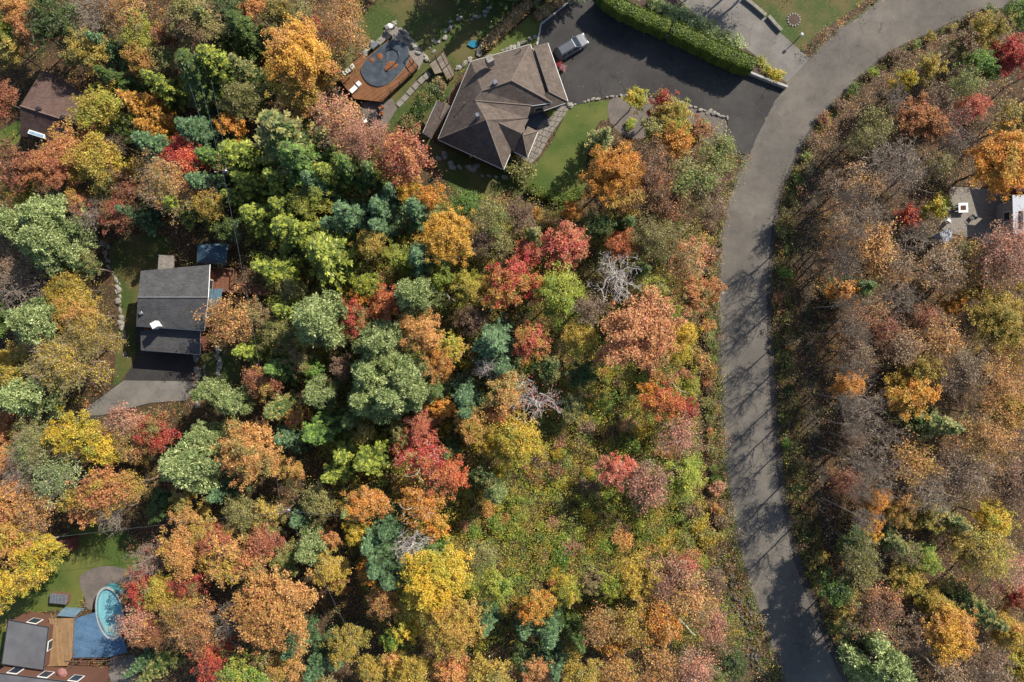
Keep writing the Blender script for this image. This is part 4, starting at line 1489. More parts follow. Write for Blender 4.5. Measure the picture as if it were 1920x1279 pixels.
NOUN = {'D': 'broadleaf tree', 'S': 'thin-leaved tree', 'B': 'leafless tree', 'W': 'dead pale tree', 'R': 'half-bare maple', 'F': 'fir', 'C': 'spruce', 'P': 'pine', 'U': 'shrub'}
NAME = {'D': 'broadleaf_tree', 'S': 'thinning_tree', 'B': 'bare_tree', 'W': 'dead_tree', 'R': 'maple_tree', 'F': 'fir_tree', 'C': 'spruce_tree', 'P': 'pine_tree', 'U': 'shrub'}
CAT = {'W': 'tree', 'D': 'tree', 'S': 'tree', 'B': 'tree', 'R': 'tree', 'F': 'tree', 'C': 'tree', 'P': 'tree', 'U': 'shrub'}

# photo centre of the crown, photo radius, kind + colour; inside the bright parcel
LOT = """488 405 30 Ffy;532 390 26 Ffy;552 435 38 Ffy;612 478 50 Ffy;515 502 36 Ffy;468 345 28 Ffy;522 345 26 Ffy;598 352 30 Fbg;576 378 34 Dyg;660 405 36 Fbg;722 385 30 Cbg;712 425 26 Cbg;620 420 20 Cbg;700 465 30 Dly;
690 530 24 Dyg;678 556 17 Dog;597 600 54 Psg;535 582 24 Ffy;668 604 36 Drd;730 572 32 Dor;550 545 24 Dol;448 375 22 Ffy;840 440 50 Dgo;808 374 26 Dog;785 400 30 Cbg;742 368 24 Cbg;792 486 30 Cbg;750 482 28 Dyg;
880 382 28 Dgn;922 408 40 Sol;972 405 32 Sbr;893 445 30 Sbr;935 462 30 Dol;785 548 46 Psg;832 520 24 Dyg;878 540 30 Dly;955 540 48 Drw;986 477 24 Drd;1006 548 26 Drw;795 627 40 Dtn;708 648 44 Psg;928 645 42 Cbg;
995 640 34 Dsa;890 600 28 Dbr;850 652 26 Dly;1000 400 14 Dog;1060 462 42 Dsa;1050 550 46 Dyg;1165 462 32 Dor;1155 517 44 Wgr;1220 458 44 Sol;1285 482 36 Sru;1287 555 34 Dru;1186 622 82 Drt;1222 540 30 Dyg;1248 580 28 Dyg;
1282 625 28 Dye;1268 655 28 Dye;1090 640 32 Dly;1102 582 28 Sgy;1120 425 30 Ddg;1072 400 18 Dog;700 702 48 Psg;762 706 46 Psg;735 752 54 Psg;688 752 38 Psg;782 752 36 Psg;728 676 32 Psg;825 685 30 Dog;596 728 36 Psg;590 692 20 Dgn;654 788 17 Psg;702 858 38 Ffy;632 886 24 Ffy;790 800 30 Dsa;
792 858 44 Rrw;842 892 38 Dor;602 800 34 Cdg;825 762 24 Dog;870 738 32 Cbg;882 768 24 Cbg;946 684 26 Cbg;915 690 24 Wgr;938 730 40 Dtn;1001 748 38 Wrp;936 776 20 Dru;968 828 44 Dye;888 802 36 Dly;910 826 20 Dye;
925 930 26 Psg;905 895 22 Ddg;1240 757 38 Dor;1290 770 18 Drd;1275 815 34 Spk;1160 885 32 Dsa;1212 902 42 Spk;1276 892 36 Dyg;690 940 38 Dog;656 952 18 Psg;664 992 22 Dye;786 942 38 Rog;820 985 24 Dog;735 982 28 Cbg;
696 1012 30 Cbg;712 1046 34 Cbg;736 1074 30 Cbg;770 1020 38 Wgr;806 1030 26 Cdg;820 1082 62 Dye;846 1152 62 Dly;728 1122 34 Dtn;770 1130 26 Dly;764 1172 26 Dye;738 1192 20 Dgn;690 1068 22 Dog;916 1166 20 Cbg;
1006 1130 36 Dog;1026 1172 26 Cbg;1190 1076 36 Dye;1150 1092 28 Dyg;1262 1080 40 Spk;1280 1118 42 Stn;1240 1162 44 Dog;1330 1172 32 Spk;1182 1166 38 Sly;1122 1166 34 Stn;1312 1128 30 Stn;1282 1054 24 Ssa;1146 1200 26 Dog;
640 850 24 Ffy;560 640 22 Dly;640 690 22 Dbr;1090 700 30 Ddg;1065 760 28 Ddg;1030 690 26 Ddg;930 1098 34 Dyg;900 1040 28 Sol;1060 1100 28 Dyg;1105 1080 24 Dol;1330 1085 24 Sbr"""
# the woods, gardens and roadside round it
OUT = """40 28 36 Dtn;24 62 30 Dyg;72 62 36 Dru;112 52 46 Ddg;190 30 42 Bgr;238 22 34 Stn;266 46 26 Dgn;260 76 32 Dyg;326 66 34 Drb;380 42 56 Dol;176 106 38 Dly;140 110 24 Drb;206 92 24 Cbg;268 122 30 Dtn;225 152 26 Cdg;304 162 30 Ffy;
200 212 44 Dly;270 202 32 Flr;382 150 46 Fdg;412 128 42 Ffy;300 250 28 Flr;322 232 20 Flr;240 242 26 Ddg;226 268 20 Bgr;300 278 36 Cbg;346 306 40 Drd;50 312 48 Drb;132 286 46 Dru;104 324 50 Dru;40 352 32 Dly;190 300 44 Dly;
246 322 24 Dye;210 342 30 Dol;250 352 34 Drb;322 346 48 Stn;386 342 30 Cbg;346 386 30 Ffy;392 382 32 Dly;226 402 34 Drb;156 382 30 Drb;176 398 30 Bgr;266 402 22 Cbg;88 402 46 Psg;22 422 46 Psg;80 462 52 Psg;22 502 42 Sbr;
42 546 44 Bgr;140 540 36 Dly;166 502 32 Ddg;156 590 50 Dly;72 602 56 Psg;170 632 46 Sly;130 682 56 Sly;42 692 44 Dly;52 742 44 Psg;16 800 36 Dru;76 832 44 Sol;10 192 32 Drb;6 852 34 Dtn;152 815 46 Dye;202 830 40 Dye;
236 792 36 Spk;290 816 36 Drd;256 832 30 Stn;346 872 60 Psg;376 816 28 Psg;390 732 28 Psg;116 880 42 Ssg;52 880 40 Bgr;200 916 46 Dru;152 932 26 Dly;256 910 28 Sly;172 962 26 Dru;216 962 28 Bgr;30 932 42 Dtn;80 960 38 Stn;
30 1012 46 Dly;76 1022 34 Dye;62 1064 34 Dye;22 1102 40 Dye;310 940 26 Ddg;370 986 36 Dly;346 1022 42 Dtn;412 1012 36 Drb;290 1042 34 Brp;268 1102 34 Drd;312 1102 34 Dly;360 1092 34 Drd;342 1142 36 Dly;300 1182 30 Drb;
270 1160 32 Spk;372 1162 46 Stn;402 1230 36 Drd;440 1152 38 Bgr;522 1132 74 Dtn;470 1042 42 Dru;500 1012 36 Drb;430 1052 42 Dly;460 962 32 Dol;502 966 30 Dol;580 1032 32 Psg;620 1062 32 Dly;640 1092 20 Drb;480 842 58 Dtn;
550 872 28 Dly;490 716 32 Drb;420 756 30 Psg;520 762 28 Fdg;542 820 26 Cbg;440 602 42 Stn;486 592 28 Dol;476 656 26 Ffy;526 690 26 Cdg;606 1240 28 Cbg;652 1200 38 Dly;462 1262 42 Dyg;540 1250 34 Dly;700 1250 28 Dly;
372 40 44 Dol;430 30 42 Ddg;462 62 36 Fdg;412 72 36 Fdg;480 18 28 Dtn;522 36 32 Dol;560 30 32 Sol;592 56 16 Drd;578 66 22 Dye;570 112 62 Dgo;550 152 42 Dly;602 142 32 Dly;582 192 32 Dly;640 62 38 Stn;656 20 28 Stn;640 122 26 Sol;
470 152 32 Cdg;460 192 38 Dol;440 236 26 Dog;530 262 60 Fdg;562 302 48 Fdg;450 292 36 Ffy;380 252 36 Cbg;400 296 26 Fdg;630 232 42 Spk;682 272 46 Spk;692 296 30 Dly;766 302 48 Drb;660 318 30 Cdg;702 328 28 Cdg;762 344 34 Dog;
620 330 30 Ffy;730 330 26 Dly;1190 187 21 Dyg;1240 197 22 Drd;1262 225 32 Dly;1266 276 36 Dog;1220 252 26 Dol;1300 252 22 Drb;1336 296 36 Sol;1150 326 52 Dog;1216 332 46 Sbr;1172 368 40 Dtn;1290 342 42 Sol;1262 388 30 Sbr;1322 364 28 Sbr;
1128 262 24 Cdg;1330 480 22 Sbr;1334 540 22 Dru;1332 400 26 Sgy;1740 240 34 Dru;1705 222 36 Dru;1770 242 36 Brp;1812 206 28 Dsa;1880 112 38 Drd;1832 122 32 Dgn;1690 160 18 Dye;1872 312 62 Dog;1902 232 42 Dly;1650 300 42 Bgr;1690 332 42 Bgr;
1782 272 36 Bgr;1600 345 36 Sgy;1622 402 38 Bgr;1622 462 42 Stn;1692 412 18 Drd;1752 392 24 Dyg;1870 482 62 Spk;1826 520 38 Stn;1606 546 24 Cdg;1580 546 26 Dog;1820 546 28 Dye;1790 566 24 Dog;1680 562 38 Bgr;1726 592 28 Srb;1660 622 28 Srb;
1862 602 52 Dly;1822 602 30 Sgy;1590 602 32 Sbr;1720 700 38 Dly;1700 742 44 Dog;1740 795 36 Fdg;1622 760 38 Bgr;1590 722 28 Dog;1690 650 34 Sgy;1800 702 46 Sgy;1850 722 46 Stn;1882 772 42 Dly;1840 822 46 Stn;1640 882 42 Bgr;1580 902 30 Srb;
1742 922 46 Bgr;1630 930 28 Dog;1650 822 32 Bgr;1902 902 42 Sbr;1800 872 42 Sgy;1700 862 38 Stn;1850 970 34 Dye;1802 1012 38 Dly;1780 972 26 Cdg;1730 962 26 Dly;1840 1042 46 Sly;1620 982 24 Dog;1606 1022 32 Sol;1662 1002 26 Cdg;
1762 1182 52 Dgo;1820 1142 36 Fdg;1742 1132 32 Dly;1882 1172 36 Dly;1650 1250 62 Psg;1722 1042 32 Dyg;1692 1082 36 Dly;1902 1112 28 Drd;1640 1122 36 Sbr;1622 1162 36 Sbr;1872 1062 34 Spk;1560 1105 26 Ddg;1700 1180 34 Sbr;
1850 1250 40 Sbr;1770 1260 38 Sgy;1900 1250 36 Dly;1590 820 26 Sbr;1592 660 28 Sgy;1760 640 36 Stn;1900 660 36 Sly;1760 500 38 Sgy;1680 500 32 Sgy;1560 430 26 Sgy;1565 480 26 Sbr;1560 350 24 Sbr;1640 240 30 Sol;1800 160 30 Sol;
1850 60 34 Dly;1790 90 24 Dol;1740 130 22 Dol;1900 30 30 Dgn;1600 262 26 Sol;780 1262 40 Dly;850 1258 36 Dtn;920 1262 40 Dly;1000 1258 34 Dtn;1040 1240 24 Cbg;1090 1256 38 Dly;1160 1258 38 Stn;1230 1250 36 Stn;1300 1246 38 Spk;
1370 1240 28 Ddg;740 1230 26 Dly;980 1225 26 Ddg;1330 1262 30 Sol"""

# tall half-bare trees standing along the far bank, whose shadows cross the road
ROADSIDE = """1592 378 26 Bgr;1588 440 24 Bgr;1584 505 26 Bgr;1588 570 24 Bgr;1584 625 26 Bgr;1590 690 24 Bgr;1586 748 26 Bgr;1590 800 24 Bgr;1594 858 26 Bgr;1598 915 24 Bgr;1604 965 26 Bgr;1592 1010 28 Ddg;1600 1064 30 Sol;1590 1130 30 Dly;1612 1200 34 Ddg;1636 1228 30 Dol;
880 -70 30 Fdg;925 -85 32 Fdg;975 -72 30 Cdg;1030 -85 30 Fdg;1090 -75 30 Ddg;840 -62 30 Fdg;1400 -62 34 Sol;1452 -80 36 Sly;1340 -75 30 Stn"""


def parse(s):
    out = []
    for t in s.replace("\n", "").split(";"):
        a = t.split()
        out.append([float(a[0]), float(a[1]), float(a[2]), a[3][0], a[3][1:]])
    return out


LOTPOLY = np.array([(425, 322), (1312, 418), (1304, 510), (1302, 800), (1310, 900), (1330, 1010), (1358, 1100), (1394, 1196), (1078, 1218), (990, 1202), (885, 1204), (845, 1212), (720, 1206)], float)
BRUSH = np.array([(1010, 690), (1130, 690), (1300, 690), (1310, 1000), (1240, 1050), (1100, 1060), (1000, 1090), (880, 1060), (860, 920), (930, 880), (1000, 850), (1020, 770)], float)
OPEN.append(np.array(ZB([(400, -80), (1140, 360), (1636, 566), (1640, 536), (1420, 346), (1090, 132), (950, 0), (760, -90)])))
TREES = parse(LOT) + parse(OUT) + parse(ROADSIDE)


def blocked(x, y):
    x, y = np.atleast_1d(np.asarray(x, float)), np.atleast_1d(np.asarray(y, float))
    b = np.zeros(x.shape, bool)
    for p in OPEN:
        b |= inside(p, x, y)
    return b


def height_of(k, r):
    if k in 'DR':
        return 4.6 + 2.0 * r
    if k in 'SBW':
        return 6.0 + 1.6 * r
    if k == 'P':
        return 7.0 + 1.9 * r
    return 5.5 + 2.7 * r


# fill what is left of the woods with trees of the kinds that grow there
fill = random.Random(5)
occ = [(t[0], t[1], t[2]) for t in TREES]
tries = 0
n_fill = 0
while tries < 6000 and n_fill < 70:
    tries += 1
    x, y = fill.uniform(-60, 1980), fill.uniform(-50, 1330)
    r = fill.uniform(20, 34)
    inl = bool(inside(LOTPOLY, np.array([x]), np.array([y]))[0])
    if inside(BRUSH, np.array([x]), np.array([y]))[0]:
        continue
    ring = [(x, y)] + [(x + r * .8 * math.cos(a), y + r * .8 * math.sin(a)) for a in (0, 1.05, 2.1, 3.14, 4.2, 5.24)]
    if blocked(*np.array(ring).T).any():
        continue
    if 1300 < x < 1560 and y > 380:
        continue
    if any((x - a) ** 2 + (y - b) ** 2 < (r * .62 + c * .72) ** 2 for a, b, c in occ):
        continue
    if x > 1500:
        kd, cl = fill.choice([('S', 'gy'), ('S', 'br'), ('B', 'gr'), ('S', 'tn'), ('D', 'ly'), ('S', 'ol')])
    else:
        kd, cl = fill.choice([('D', 'dg'), ('D', 'ol'), ('F', 'dg'), ('C', 'dg'), ('D', 'ly'), ('D', 'ru'), ('S', 'ol'), ('C', 'bg')])
        if kd in 'FC':
            r *= .85
    TREES.append([x, y, r, kd, cl])
    occ.append((x, y, r))
    n_fill += 1

LANDMARK = [(960, 190, 150, 'the main brown-roofed house'), (700, 130, 110, 'the cedar pool deck'), (320, 580, 110, 'the grey-roofed house'), (95, 190, 90, 'the brown-roofed house in the woods'),
            (200, 1150, 100, 'the oval pool'), (1820, 400, 90, 'the stone patio'), (1250, 215, 80, 'the gravel bed')]
SIZE = lambda r: 'small ' if r < 1.75 else ('large ' if r > 3.3 else '')
REC = []
for (px, py, rp, k, c) in TREES:
    r = rp / PPM * .9
    H = height_of(k, r)
    if k == 'B' and 1575 < px < 1606 and py > 370:
        H = 14.5
    zc = H * (.62 if k in 'DSBRW' else .5 if k in 'FC' else .7)
    r = rp / PPM * (CAM_H - zc) / CAM_H * (1.2 if k in 'FC' else 1.22 if k in 'SBW' else 1.06)
    REC.append(dict(px=px, py=py, r=r, H=H, k=k, c=c, loc=W(px, py, zc)))


def short(q):
    return f"{PAL[q['c']][0]} {NOUN[q['k']].replace('broadleaf ', '').replace('thin-leaved ', '').replace('leafless ', '').replace('dead pale ', '')}"


def art(s):
    return ('an ' if s[0] in 'aeiou' else 'a ') + s


USED = {}


def label_of(i, recs, wood):
    q = recs[i]
    me = f"{SIZE(q['r'])}{PAL[q['c']][0]} {NOUN[q['k']]}".replace('bare grey leafless', 'grey leafless').replace('grey and pink leafless', 'leafless pink-grey')
    ds = sorted(((q['loc'] - o['loc']).length, j) for j, o in enumerate(recs) if j != i)
    mine = short(q)
    nb = []
    for _, j in ds[:14]:
        s = short(recs[j]).replace('bare grey tree', 'leafless tree')
        if s != mine and s not in nb:
            nb.append(s)
    lm = [(math.hypot(q['px'] - a, q['py'] - b), nm) for a, b, rr, nm in LANDMARK if math.hypot(q['px'] - a, q['py'] - b) < rr + 40]
    opts = []
    if lm:
        opts += [f"{me} near {min(lm)[1]}, next to {art(n)}" for n in nb[:2]]
    opts += [f"{me} between {art(nb[a])} and {art(nb[b])}" for a, b in ((0, 1), (0, 2), (1, 2), (0, 3)) if b < len(nb)]
    opts = [o for o in opts if len(o.replace('-', ' ').split()) <= 16] or [f"{me} next to {art(nb[0])}"]
    for o in opts:
        if o not in USED:
            break
    else:
        o = opts[0]
    USED[o] = 1
    return o


MIXES = {'ru': ['ly', 'tn', 'ol', 'rb'], 'or': ['ly', 'ru', 'og'], 'rd': ['or', 'rb', 'ol'], 'rw': ['or', 'ly'], 'sa': ['tn', 'pk', 'ly'], 'go': ['ly', 'tn'], 'ye': ['yg', 'ly'], 'og': ['ly', 'tn', 'ye'], 'tn': ['ly', 'ol', 'ru'],
         'yg': ['ye', 'gn', 'ol'], 'ly': ['yg', 'tn', 'ol'], 'ol': ['ly', 'gn', 'br'], 'rb': ['ly', 'ol', 'ru'], 'pk': ['tn', 'gy'], 'gy': ['br', 'tn'], 'br': ['ru', 'gy'], 'dg': ['gn', 'ol'], 'gn': ['yg', 'dg']}


def place(kind, name, loc, r, H, code, label, cat, group, rz, tilt=0.0, r_=rng, second=None, bark=None):
    R0, H0, cm, tm = kind
    root = tag(empty(name, loc, rz), label, cat, group)
    root.rotation_euler = (r_.gauss(0, tilt), r_.gauss(0, tilt), rz)
    root.scale = (r / R0 * r_.uniform(.86, 1.14), r / R0 * r_.uniform(.86, 1.14), H / H0)
    t = link(tm.name.split('.')[0], tm, root)
    w, a, b = PAL[code]
    j = r_.uniform(.86, 1.1)
    if cm:
        o = link(cm.name.split('.')[0], cm, root)
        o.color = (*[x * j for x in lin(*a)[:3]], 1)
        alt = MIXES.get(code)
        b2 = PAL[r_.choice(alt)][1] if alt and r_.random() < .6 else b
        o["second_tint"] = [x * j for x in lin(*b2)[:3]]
    return root


def pick(k, r, rr):
    if k in 'DS':
        s = 's' if r < 1.95 else ('m' if r < 3.5 else 'l')
        L_ = PROTO[k + s]
    elif k == 'B':
        L_ = PROTO['Bm']
    elif k == 'W':
        L_ = PROTO['Wm']
    elif k == 'R':
        L_ = PROTO['Rm']
    else:
        L_ = PROTO[k]
    return L_[rr.randrange(len(L_))]


prg = random.Random(21)
GRP = {}
LAB = [label_of(i, REC, '') for i in range(len(REC))]
for i, q in enumerate(REC):
    inl = bool(inside(LOTPOLY, np.array([q['px']]), np.array([q['py']]))[0])
    grp = f"{PAL[q['c']][0]} {NOUN[q['k']]}s " + ("on the wooded parcel" if inl else ("beyond the road" if q['px'] > 1500 else "in the surrounding woods"))
    grp = GRP.setdefault(LAB[i], grp)
    place(pick(q['k'], q['r'], prg), NAME[q['k']], (q['loc'].x, q['loc'].y, 0), q['r'], q['H'], q['c'], LAB[i], CAT[q['k']], grp, prg.uniform(0, 6.28), .03, prg)

# ------------------------------------------------------------------ shrubs
SHR = []
srg = random.Random(77)
tries = 0
sh_pal = ['yg', 'ol', 'ly', 'gn', 'ol', 'br', 'yg', 'dg', 'pk', 'tn', 'ye']
while len(SHR) < 115 and tries < 5000:
    tries += 1
    x, y = srg.uniform(860, 1345), srg.uniform(640, 1215)
    r = srg.uniform(.7, 1.5)
    if not inside(BRUSH, np.array([x]), np.array([y]))[0] and srg.random() < .75:
        continue
    if blocked(x, y)[0] or any(math.hypot(x - t[0], y - t[1]) < (r * 14 * .5 + t[2] * .75) for t in TREES):
        continue
    if any(math.hypot(x - s[0], y - s[1]) < (r + s[2]) * 14 * .52 for s in SHR):
        continue
    SHR.append((x, y, r, srg.choice(sh_pal), 'brush'))
fixed = [(1128, 1020, .9, 'gn'), (880, 1100, 1.2, 'yg'), (1040, 1035, 1.1, 'yg'), (980, 965, 1.0, 'yg')]
SHR += [(a, b, c_, d_, 'brush') for a, b, c_, d_ in fixed]
for i in range(34):       # roadside bushes
    t = i / 33
    y = 430 + 560 * t + srg.uniform(-8, 8)
    x = np.interp(y, [430, 800, 900, 1000], [1330, 1330, 1338, 1352]) + srg.uniform(-10, 10)
    SHR.append((x, y, srg.uniform(.55, .95), srg.choice(['br', 'ol', 'ol', 'gn', 'ru']), 'road'))
for i in range(40):       # green bank on the far side of the road
    j = int(np.interp(i, [0, 39], [14, RN - 22]))
    p = RR[j] + nrm[j] * srg.uniform(22, 52)
    SHR.append((p[0], p[1], srg.uniform(.6, 1.1), srg.choice(['gn', 'dg', 'ol', 'br', 'ol', 'dg']), 'bank'))
for (x, y, r, c_) in [(1183, 232, .7, 'yg'), (1320, 234, .7, 'gn'), (1030, 212, .7, 'yg'), (975, 322, 1.7, 'ol'), (960, 305, 1.1, 'dg')]:
    SHR.append((x, y, r, c_, 'garden'))
for (u, v) in [(780, 30), (850, 60), (900, 100), (960, 90), (1010, 140), (1070, 165), (1120, 190), (1170, 230), (1240, 260), (1300, 290)]:
    x, y = ZB([(u, v)])[0]
    SHR.append((x, y, srg.uniform(1.0, 1.5), 'sg', 'juniper'))
for (u, v) in [(1470, 400), (1500, 440), (1540, 470), (1575, 485)]:
    x, y = ZB([(u, v)])[0]
    SHR.append((x, y, .9, 'yg', 'hedge end'))
for (u, v) in [(620, 760), (660, 700), (720, 600), (770, 560), (690, 640), (590, 800)]:
    x, y = ZA([(u, v)])[0]
    SHR.append((x, y, srg.uniform(.8, 1.3), srg.choice(['dg', 'ol', 'gn']), 'path'))
place_txt = {'brush': 'in open brush', 'road': 'on the near road verge', 'bank': 'on the green bank across the road', 'garden': 'in the garden of the main house', 'juniper': 'behind the trimmed hedge',
             'hedge end': 'at the end of the trimmed hedge', 'path': 'beside the pool deck stepping slabs'}
for i, (x, y, r, c_, wh) in enumerate(SHR):
    k = PROTO['U'][srg.randrange(6)]
    H = r * srg.uniform(1.1, 1.7)
    p = W(x, y, H * .5)
    near = sorted((math.hypot(x - t[0], y - t[1]), t) for t in TREES)[0][1] if wh == 'brush' else None
    tail = f", close to {art(PAL[near[4]][0])} {NOUN[near[3]]}" if near else ''
    lab = f"{'low ' if r < .9 and not near else ''}{PAL[c_][0]} {'juniper ' if wh == 'juniper' else ''}shrub {place_txt[wh]}{tail}"
    place(k, 'shrub', (p.x, p.y, 0), r, H, c_, lab, 'shrub', f"shrubs {place_txt[wh]}", srg.uniform(0, 6.28), .03, srg)


# ------------------------------------------------------------------ clipped hedge, ornamental grass row
def hedge(label, px, w, h, z0, code, seed, name="hedge", cat="hedge", mat=None, per=260, leaf=.075, rough=.05, core=True):
    r = np.random.default_rng(seed)
    p = np.array([tuple(W(x, y, (z0 + h) * .8)[:2]) for x, y in px])
    d = np.r_[0, np.cumsum(np.hypot(*np.diff(p, axis=0).T))]
    L_ = d[-1]
    n = int(L_ * (w + 2 * h) * per)
    t = r.uniform(0, L_, n)
    s = r.uniform(0, w + 2 * h, n)
    x, y = np.interp(t, d, p[:, 0]), np.interp(t, d, p[:, 1])
    dx, dy = np.interp(np.minimum(t + .2, L_), d, p[:, 0]) - np.interp(np.maximum(t - .2, 0), d, p[:, 0]), np.interp(np.minimum(t + .2, L_), d, p[:, 1]) - np.interp(np.maximum(t - .2, 0), d, p[:, 1])
    ln = np.hypot(dx, dy)
    dx, dy = dx / ln, dy / ln
    end = np.clip(np.minimum(t, L_ - t) / .5, 0, 1) ** .5
    ww = w / 2 * (.6 + .4 * end) * (1 + .06 * np.sin(t * 2.1) + .05 * np.sin(t * 5.3))
    hh = h * (.85 + .15 * end) * (1 + .03 * np.sin(t * 1.3 + 1))
    off = np.where(s < h, -1.0, np.where(s > h + w, 1.0, (s - h) / w * 2 - 1))
    z = np.where(s < h, s / h, np.where(s > h + w, (w + 2 * h - s) / h, 1.0))
    rnd = np.where(np.abs(off) < 1, 1 - .16 * np.abs(off) ** 4, 1)
    c = np.c_[x - dy * off * ww, y + dx * off * ww, z0 + z * hh * rnd] + r.normal(0, rough, (n, 3))
    nr = norm(np.c_[-dy * np.where(np.abs(off) >= 1, off, off * .3), dx * np.where(np.abs(off) >= 1, off, off * .3), np.where(np.abs(off) >= 1, .25, 1)] + r.normal(0, .5, (n, 3)))
    tt = norm(np.cross(nr, r.normal(0, 1, (n, 3))))
    bb = np.cross(nr, tt)
    sz = leaf * r.uniform(.7, 1.4, (n, 1))
    o = p[0]
    vs, q = blades(c - np.array([o[0], o[1], 0]), tt * sz * 1.3, bb * sz * .7)
    root = tag(empty(name, (o[0], o[1], 0)), label, cat)
    cm = link("foliage", mesh_np("foliage", vs, q, mat or M_LEAF, {"rnd": r.uniform(0, 1, n), "clump": np.clip(.5 + .25 * np.sin(t * 3) + r.normal(0, .2, n), 0, 1)}), root)
    w_, a, b = PAL[code]
    cm.color = (*lin(*a)[:3], 1)
    cm["second_tint"] = list(lin(*b)[:3])
    m = MB()
    k = max(2, int(L_ / .8))
    for i in range(k):
        f = (i + .5) / k * L_
        q = (np.interp(f, d, p[:, 0]) - o[0], np.interp(f, d, p[:, 1]) - o[1])
        s_ = link("stem", STEM, root)
        s_.location = (q[0], q[1], 0)
        s_.scale = (1, 1, (z0 + h * .8))
    # solid dark core added inside to stop light leaking through the foliage
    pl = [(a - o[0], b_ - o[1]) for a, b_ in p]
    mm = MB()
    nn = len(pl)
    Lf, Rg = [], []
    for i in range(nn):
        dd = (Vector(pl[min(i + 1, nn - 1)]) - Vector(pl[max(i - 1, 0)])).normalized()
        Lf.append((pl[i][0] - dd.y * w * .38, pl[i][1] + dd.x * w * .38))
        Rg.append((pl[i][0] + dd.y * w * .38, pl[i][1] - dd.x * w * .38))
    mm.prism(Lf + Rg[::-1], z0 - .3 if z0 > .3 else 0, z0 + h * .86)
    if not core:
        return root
    core = mm.mesh("light_block_core", surf("hedge_light_block", lin(62, 66, 34), lin(40, 42, 24), 8, bump=1))
    link("light_block_core", core, root)
    return root


STEM = MB().tube([(0, 0, 0), (0, 0, 1)], .04, 5).mesh("stem", M_BARK)
PAL['hg'] = ('clipped green', (116, 132, 48), (86, 106, 38))
PAL['gs'] = ('straw', (188, 160, 116), (150, 126, 88))
hedge("clipped green hedge above the retaining wall, half farther from the road", spline(ZB([(440, -60), (520, 15), (650, 85), (780, 140), (880, 180)]), 4), 1.7, 2.4, .6, 'hg', 1)
hedge("clipped green hedge above the retaining wall, half nearest the road", spline(ZB([(898, 185), (1060, 262), (1240, 350), (1430, 425)]), 4), 1.8, 2.5, .6, 'hg', 2)
hedge("low clipped hedge along the far edge of the front lawn", spline([(992, 352), (1030, 366), (1066, 370), (1092, 358)], 4), 1.2, 1.0, 0, 'hg', 3)
hedge("row of straw coloured ornamental grass above the house lawn", spline(ZA([(1070, 300), (1150, 215), (1250, 120), (1340, 25), (1400, -30)]), 4), .8, .9, 0, 'gs', 4, "ornamental_grass", "grass row", per=330, leaf=.11, rough=.16, core=False)
hedge("short row of straw coloured ornamental grass at the drive corner", spline(ZA([(1400, 110), (1470, 60), (1560, -10)]), 4), .7, .8, 0, 'gs', 5, "ornamental_grass", "grass row", per=330, leaf=.11, rough=.16, core=False)
# planting bed behind the retaining wall
sheet("planting_bed", ZB([(400, -80), (452, -4), (590, 88), (730, 178), (880, 240), (1150, 360), (1408, 474), (1636, 566), (1640, 536), (1420, 346), (1090, 132), (950, 0), (760, -90)]), .6, M_MULCH, open_=False)

# red flowering plants in pots by the garage
for (u, v, lab) in ((1548, 430, "pot of red flowers by the garage corner, taller"), (1575, 455, "pot of pale pink flowers beside the garage on asphalt")):
    c = W(*ZA([(u, v)])[0])
    r = tag(empty("flower_pot", (c.x, c.y, 0)), lab, "flower pot")
    MB().lathe((c.x, c.y, 0.05), [(.2, 0), (.3, .4), (.27, .4), (.25, .34)], 14).build("pot", M_GREYWOOD, r)
    o = link("flowers", PROTO['U'][0][2], r)
    o.location = (0, 0, .3)
    o.scale = (.35, .35, .3)
    o.color = lin(190, 60, 66) if 'red' in lab else lin(210, 150, 156)
    o["second_tint"] = list(lin(140, 70, 60)[:3])


# ------------------------------------------------------------------ undergrowth, grass, fallen leaves (uncountable)
def noise2(x, y, s, seed):
    r = np.random.default_rng(seed)
    v = np.zeros_like(x)
    for i in range(7):
        a, f = r.uniform(0, 6.28), r.uniform(.6, 1.8) / s
        v += np.sin((x * math.cos(a) + y * math.sin(a)) * f * 6.28 + r.uniform(0, 6.28))
    return v / 7


def scatter(name, label, n, per, spread, leaf, zr, colour_fn, mask_fn, seed, up=.8, box=(-90, -80, 2010, 1360)):
    r = np.random.default_rng(seed)
    x, y = r.uniform(box[0], box[2], n), r.uniform(box[1], box[3], n)
    keep = mask_fn(x, y, r)
    x, y = x[keep], y[keep]
    z = zr[0] + (zr[1] - zr[0]) * r.uniform(0, 1, len(x)) * np.clip(.45 + .9 * noise2(x, y, 30, seed) * 1.3, .03, 1)
    k_ = 1 / PPM
    cs = np.c_[(x - 960) * k_, -(y - 639.5) * k_, z]
    vs, q, rn, cl = leaf_cloud(r, cs, per, np.array(spread), leaf, up)
    kk = np.repeat(np.arange(len(x)), per)
    vs[:, 2] = np.maximum(vs[:, 2], .005)
    col = colour_fn(x, y, r)[kk] * r.uniform(.85, 1.15, (len(kk), 1)) * r.uniform(.8, 1.25, len(x))[kk][:, None]
    o = link(name, mesh_np(name, vs, q, M_UNDER, {"rnd": rn}, col))
    return tag(o, label, None, None, "stuff")


def pal_arr(codes):
    return np.array([lin(*PAL[c][1])[:3] for c in codes])


def blockmask(x, y):
    return ~blocked(x, y)


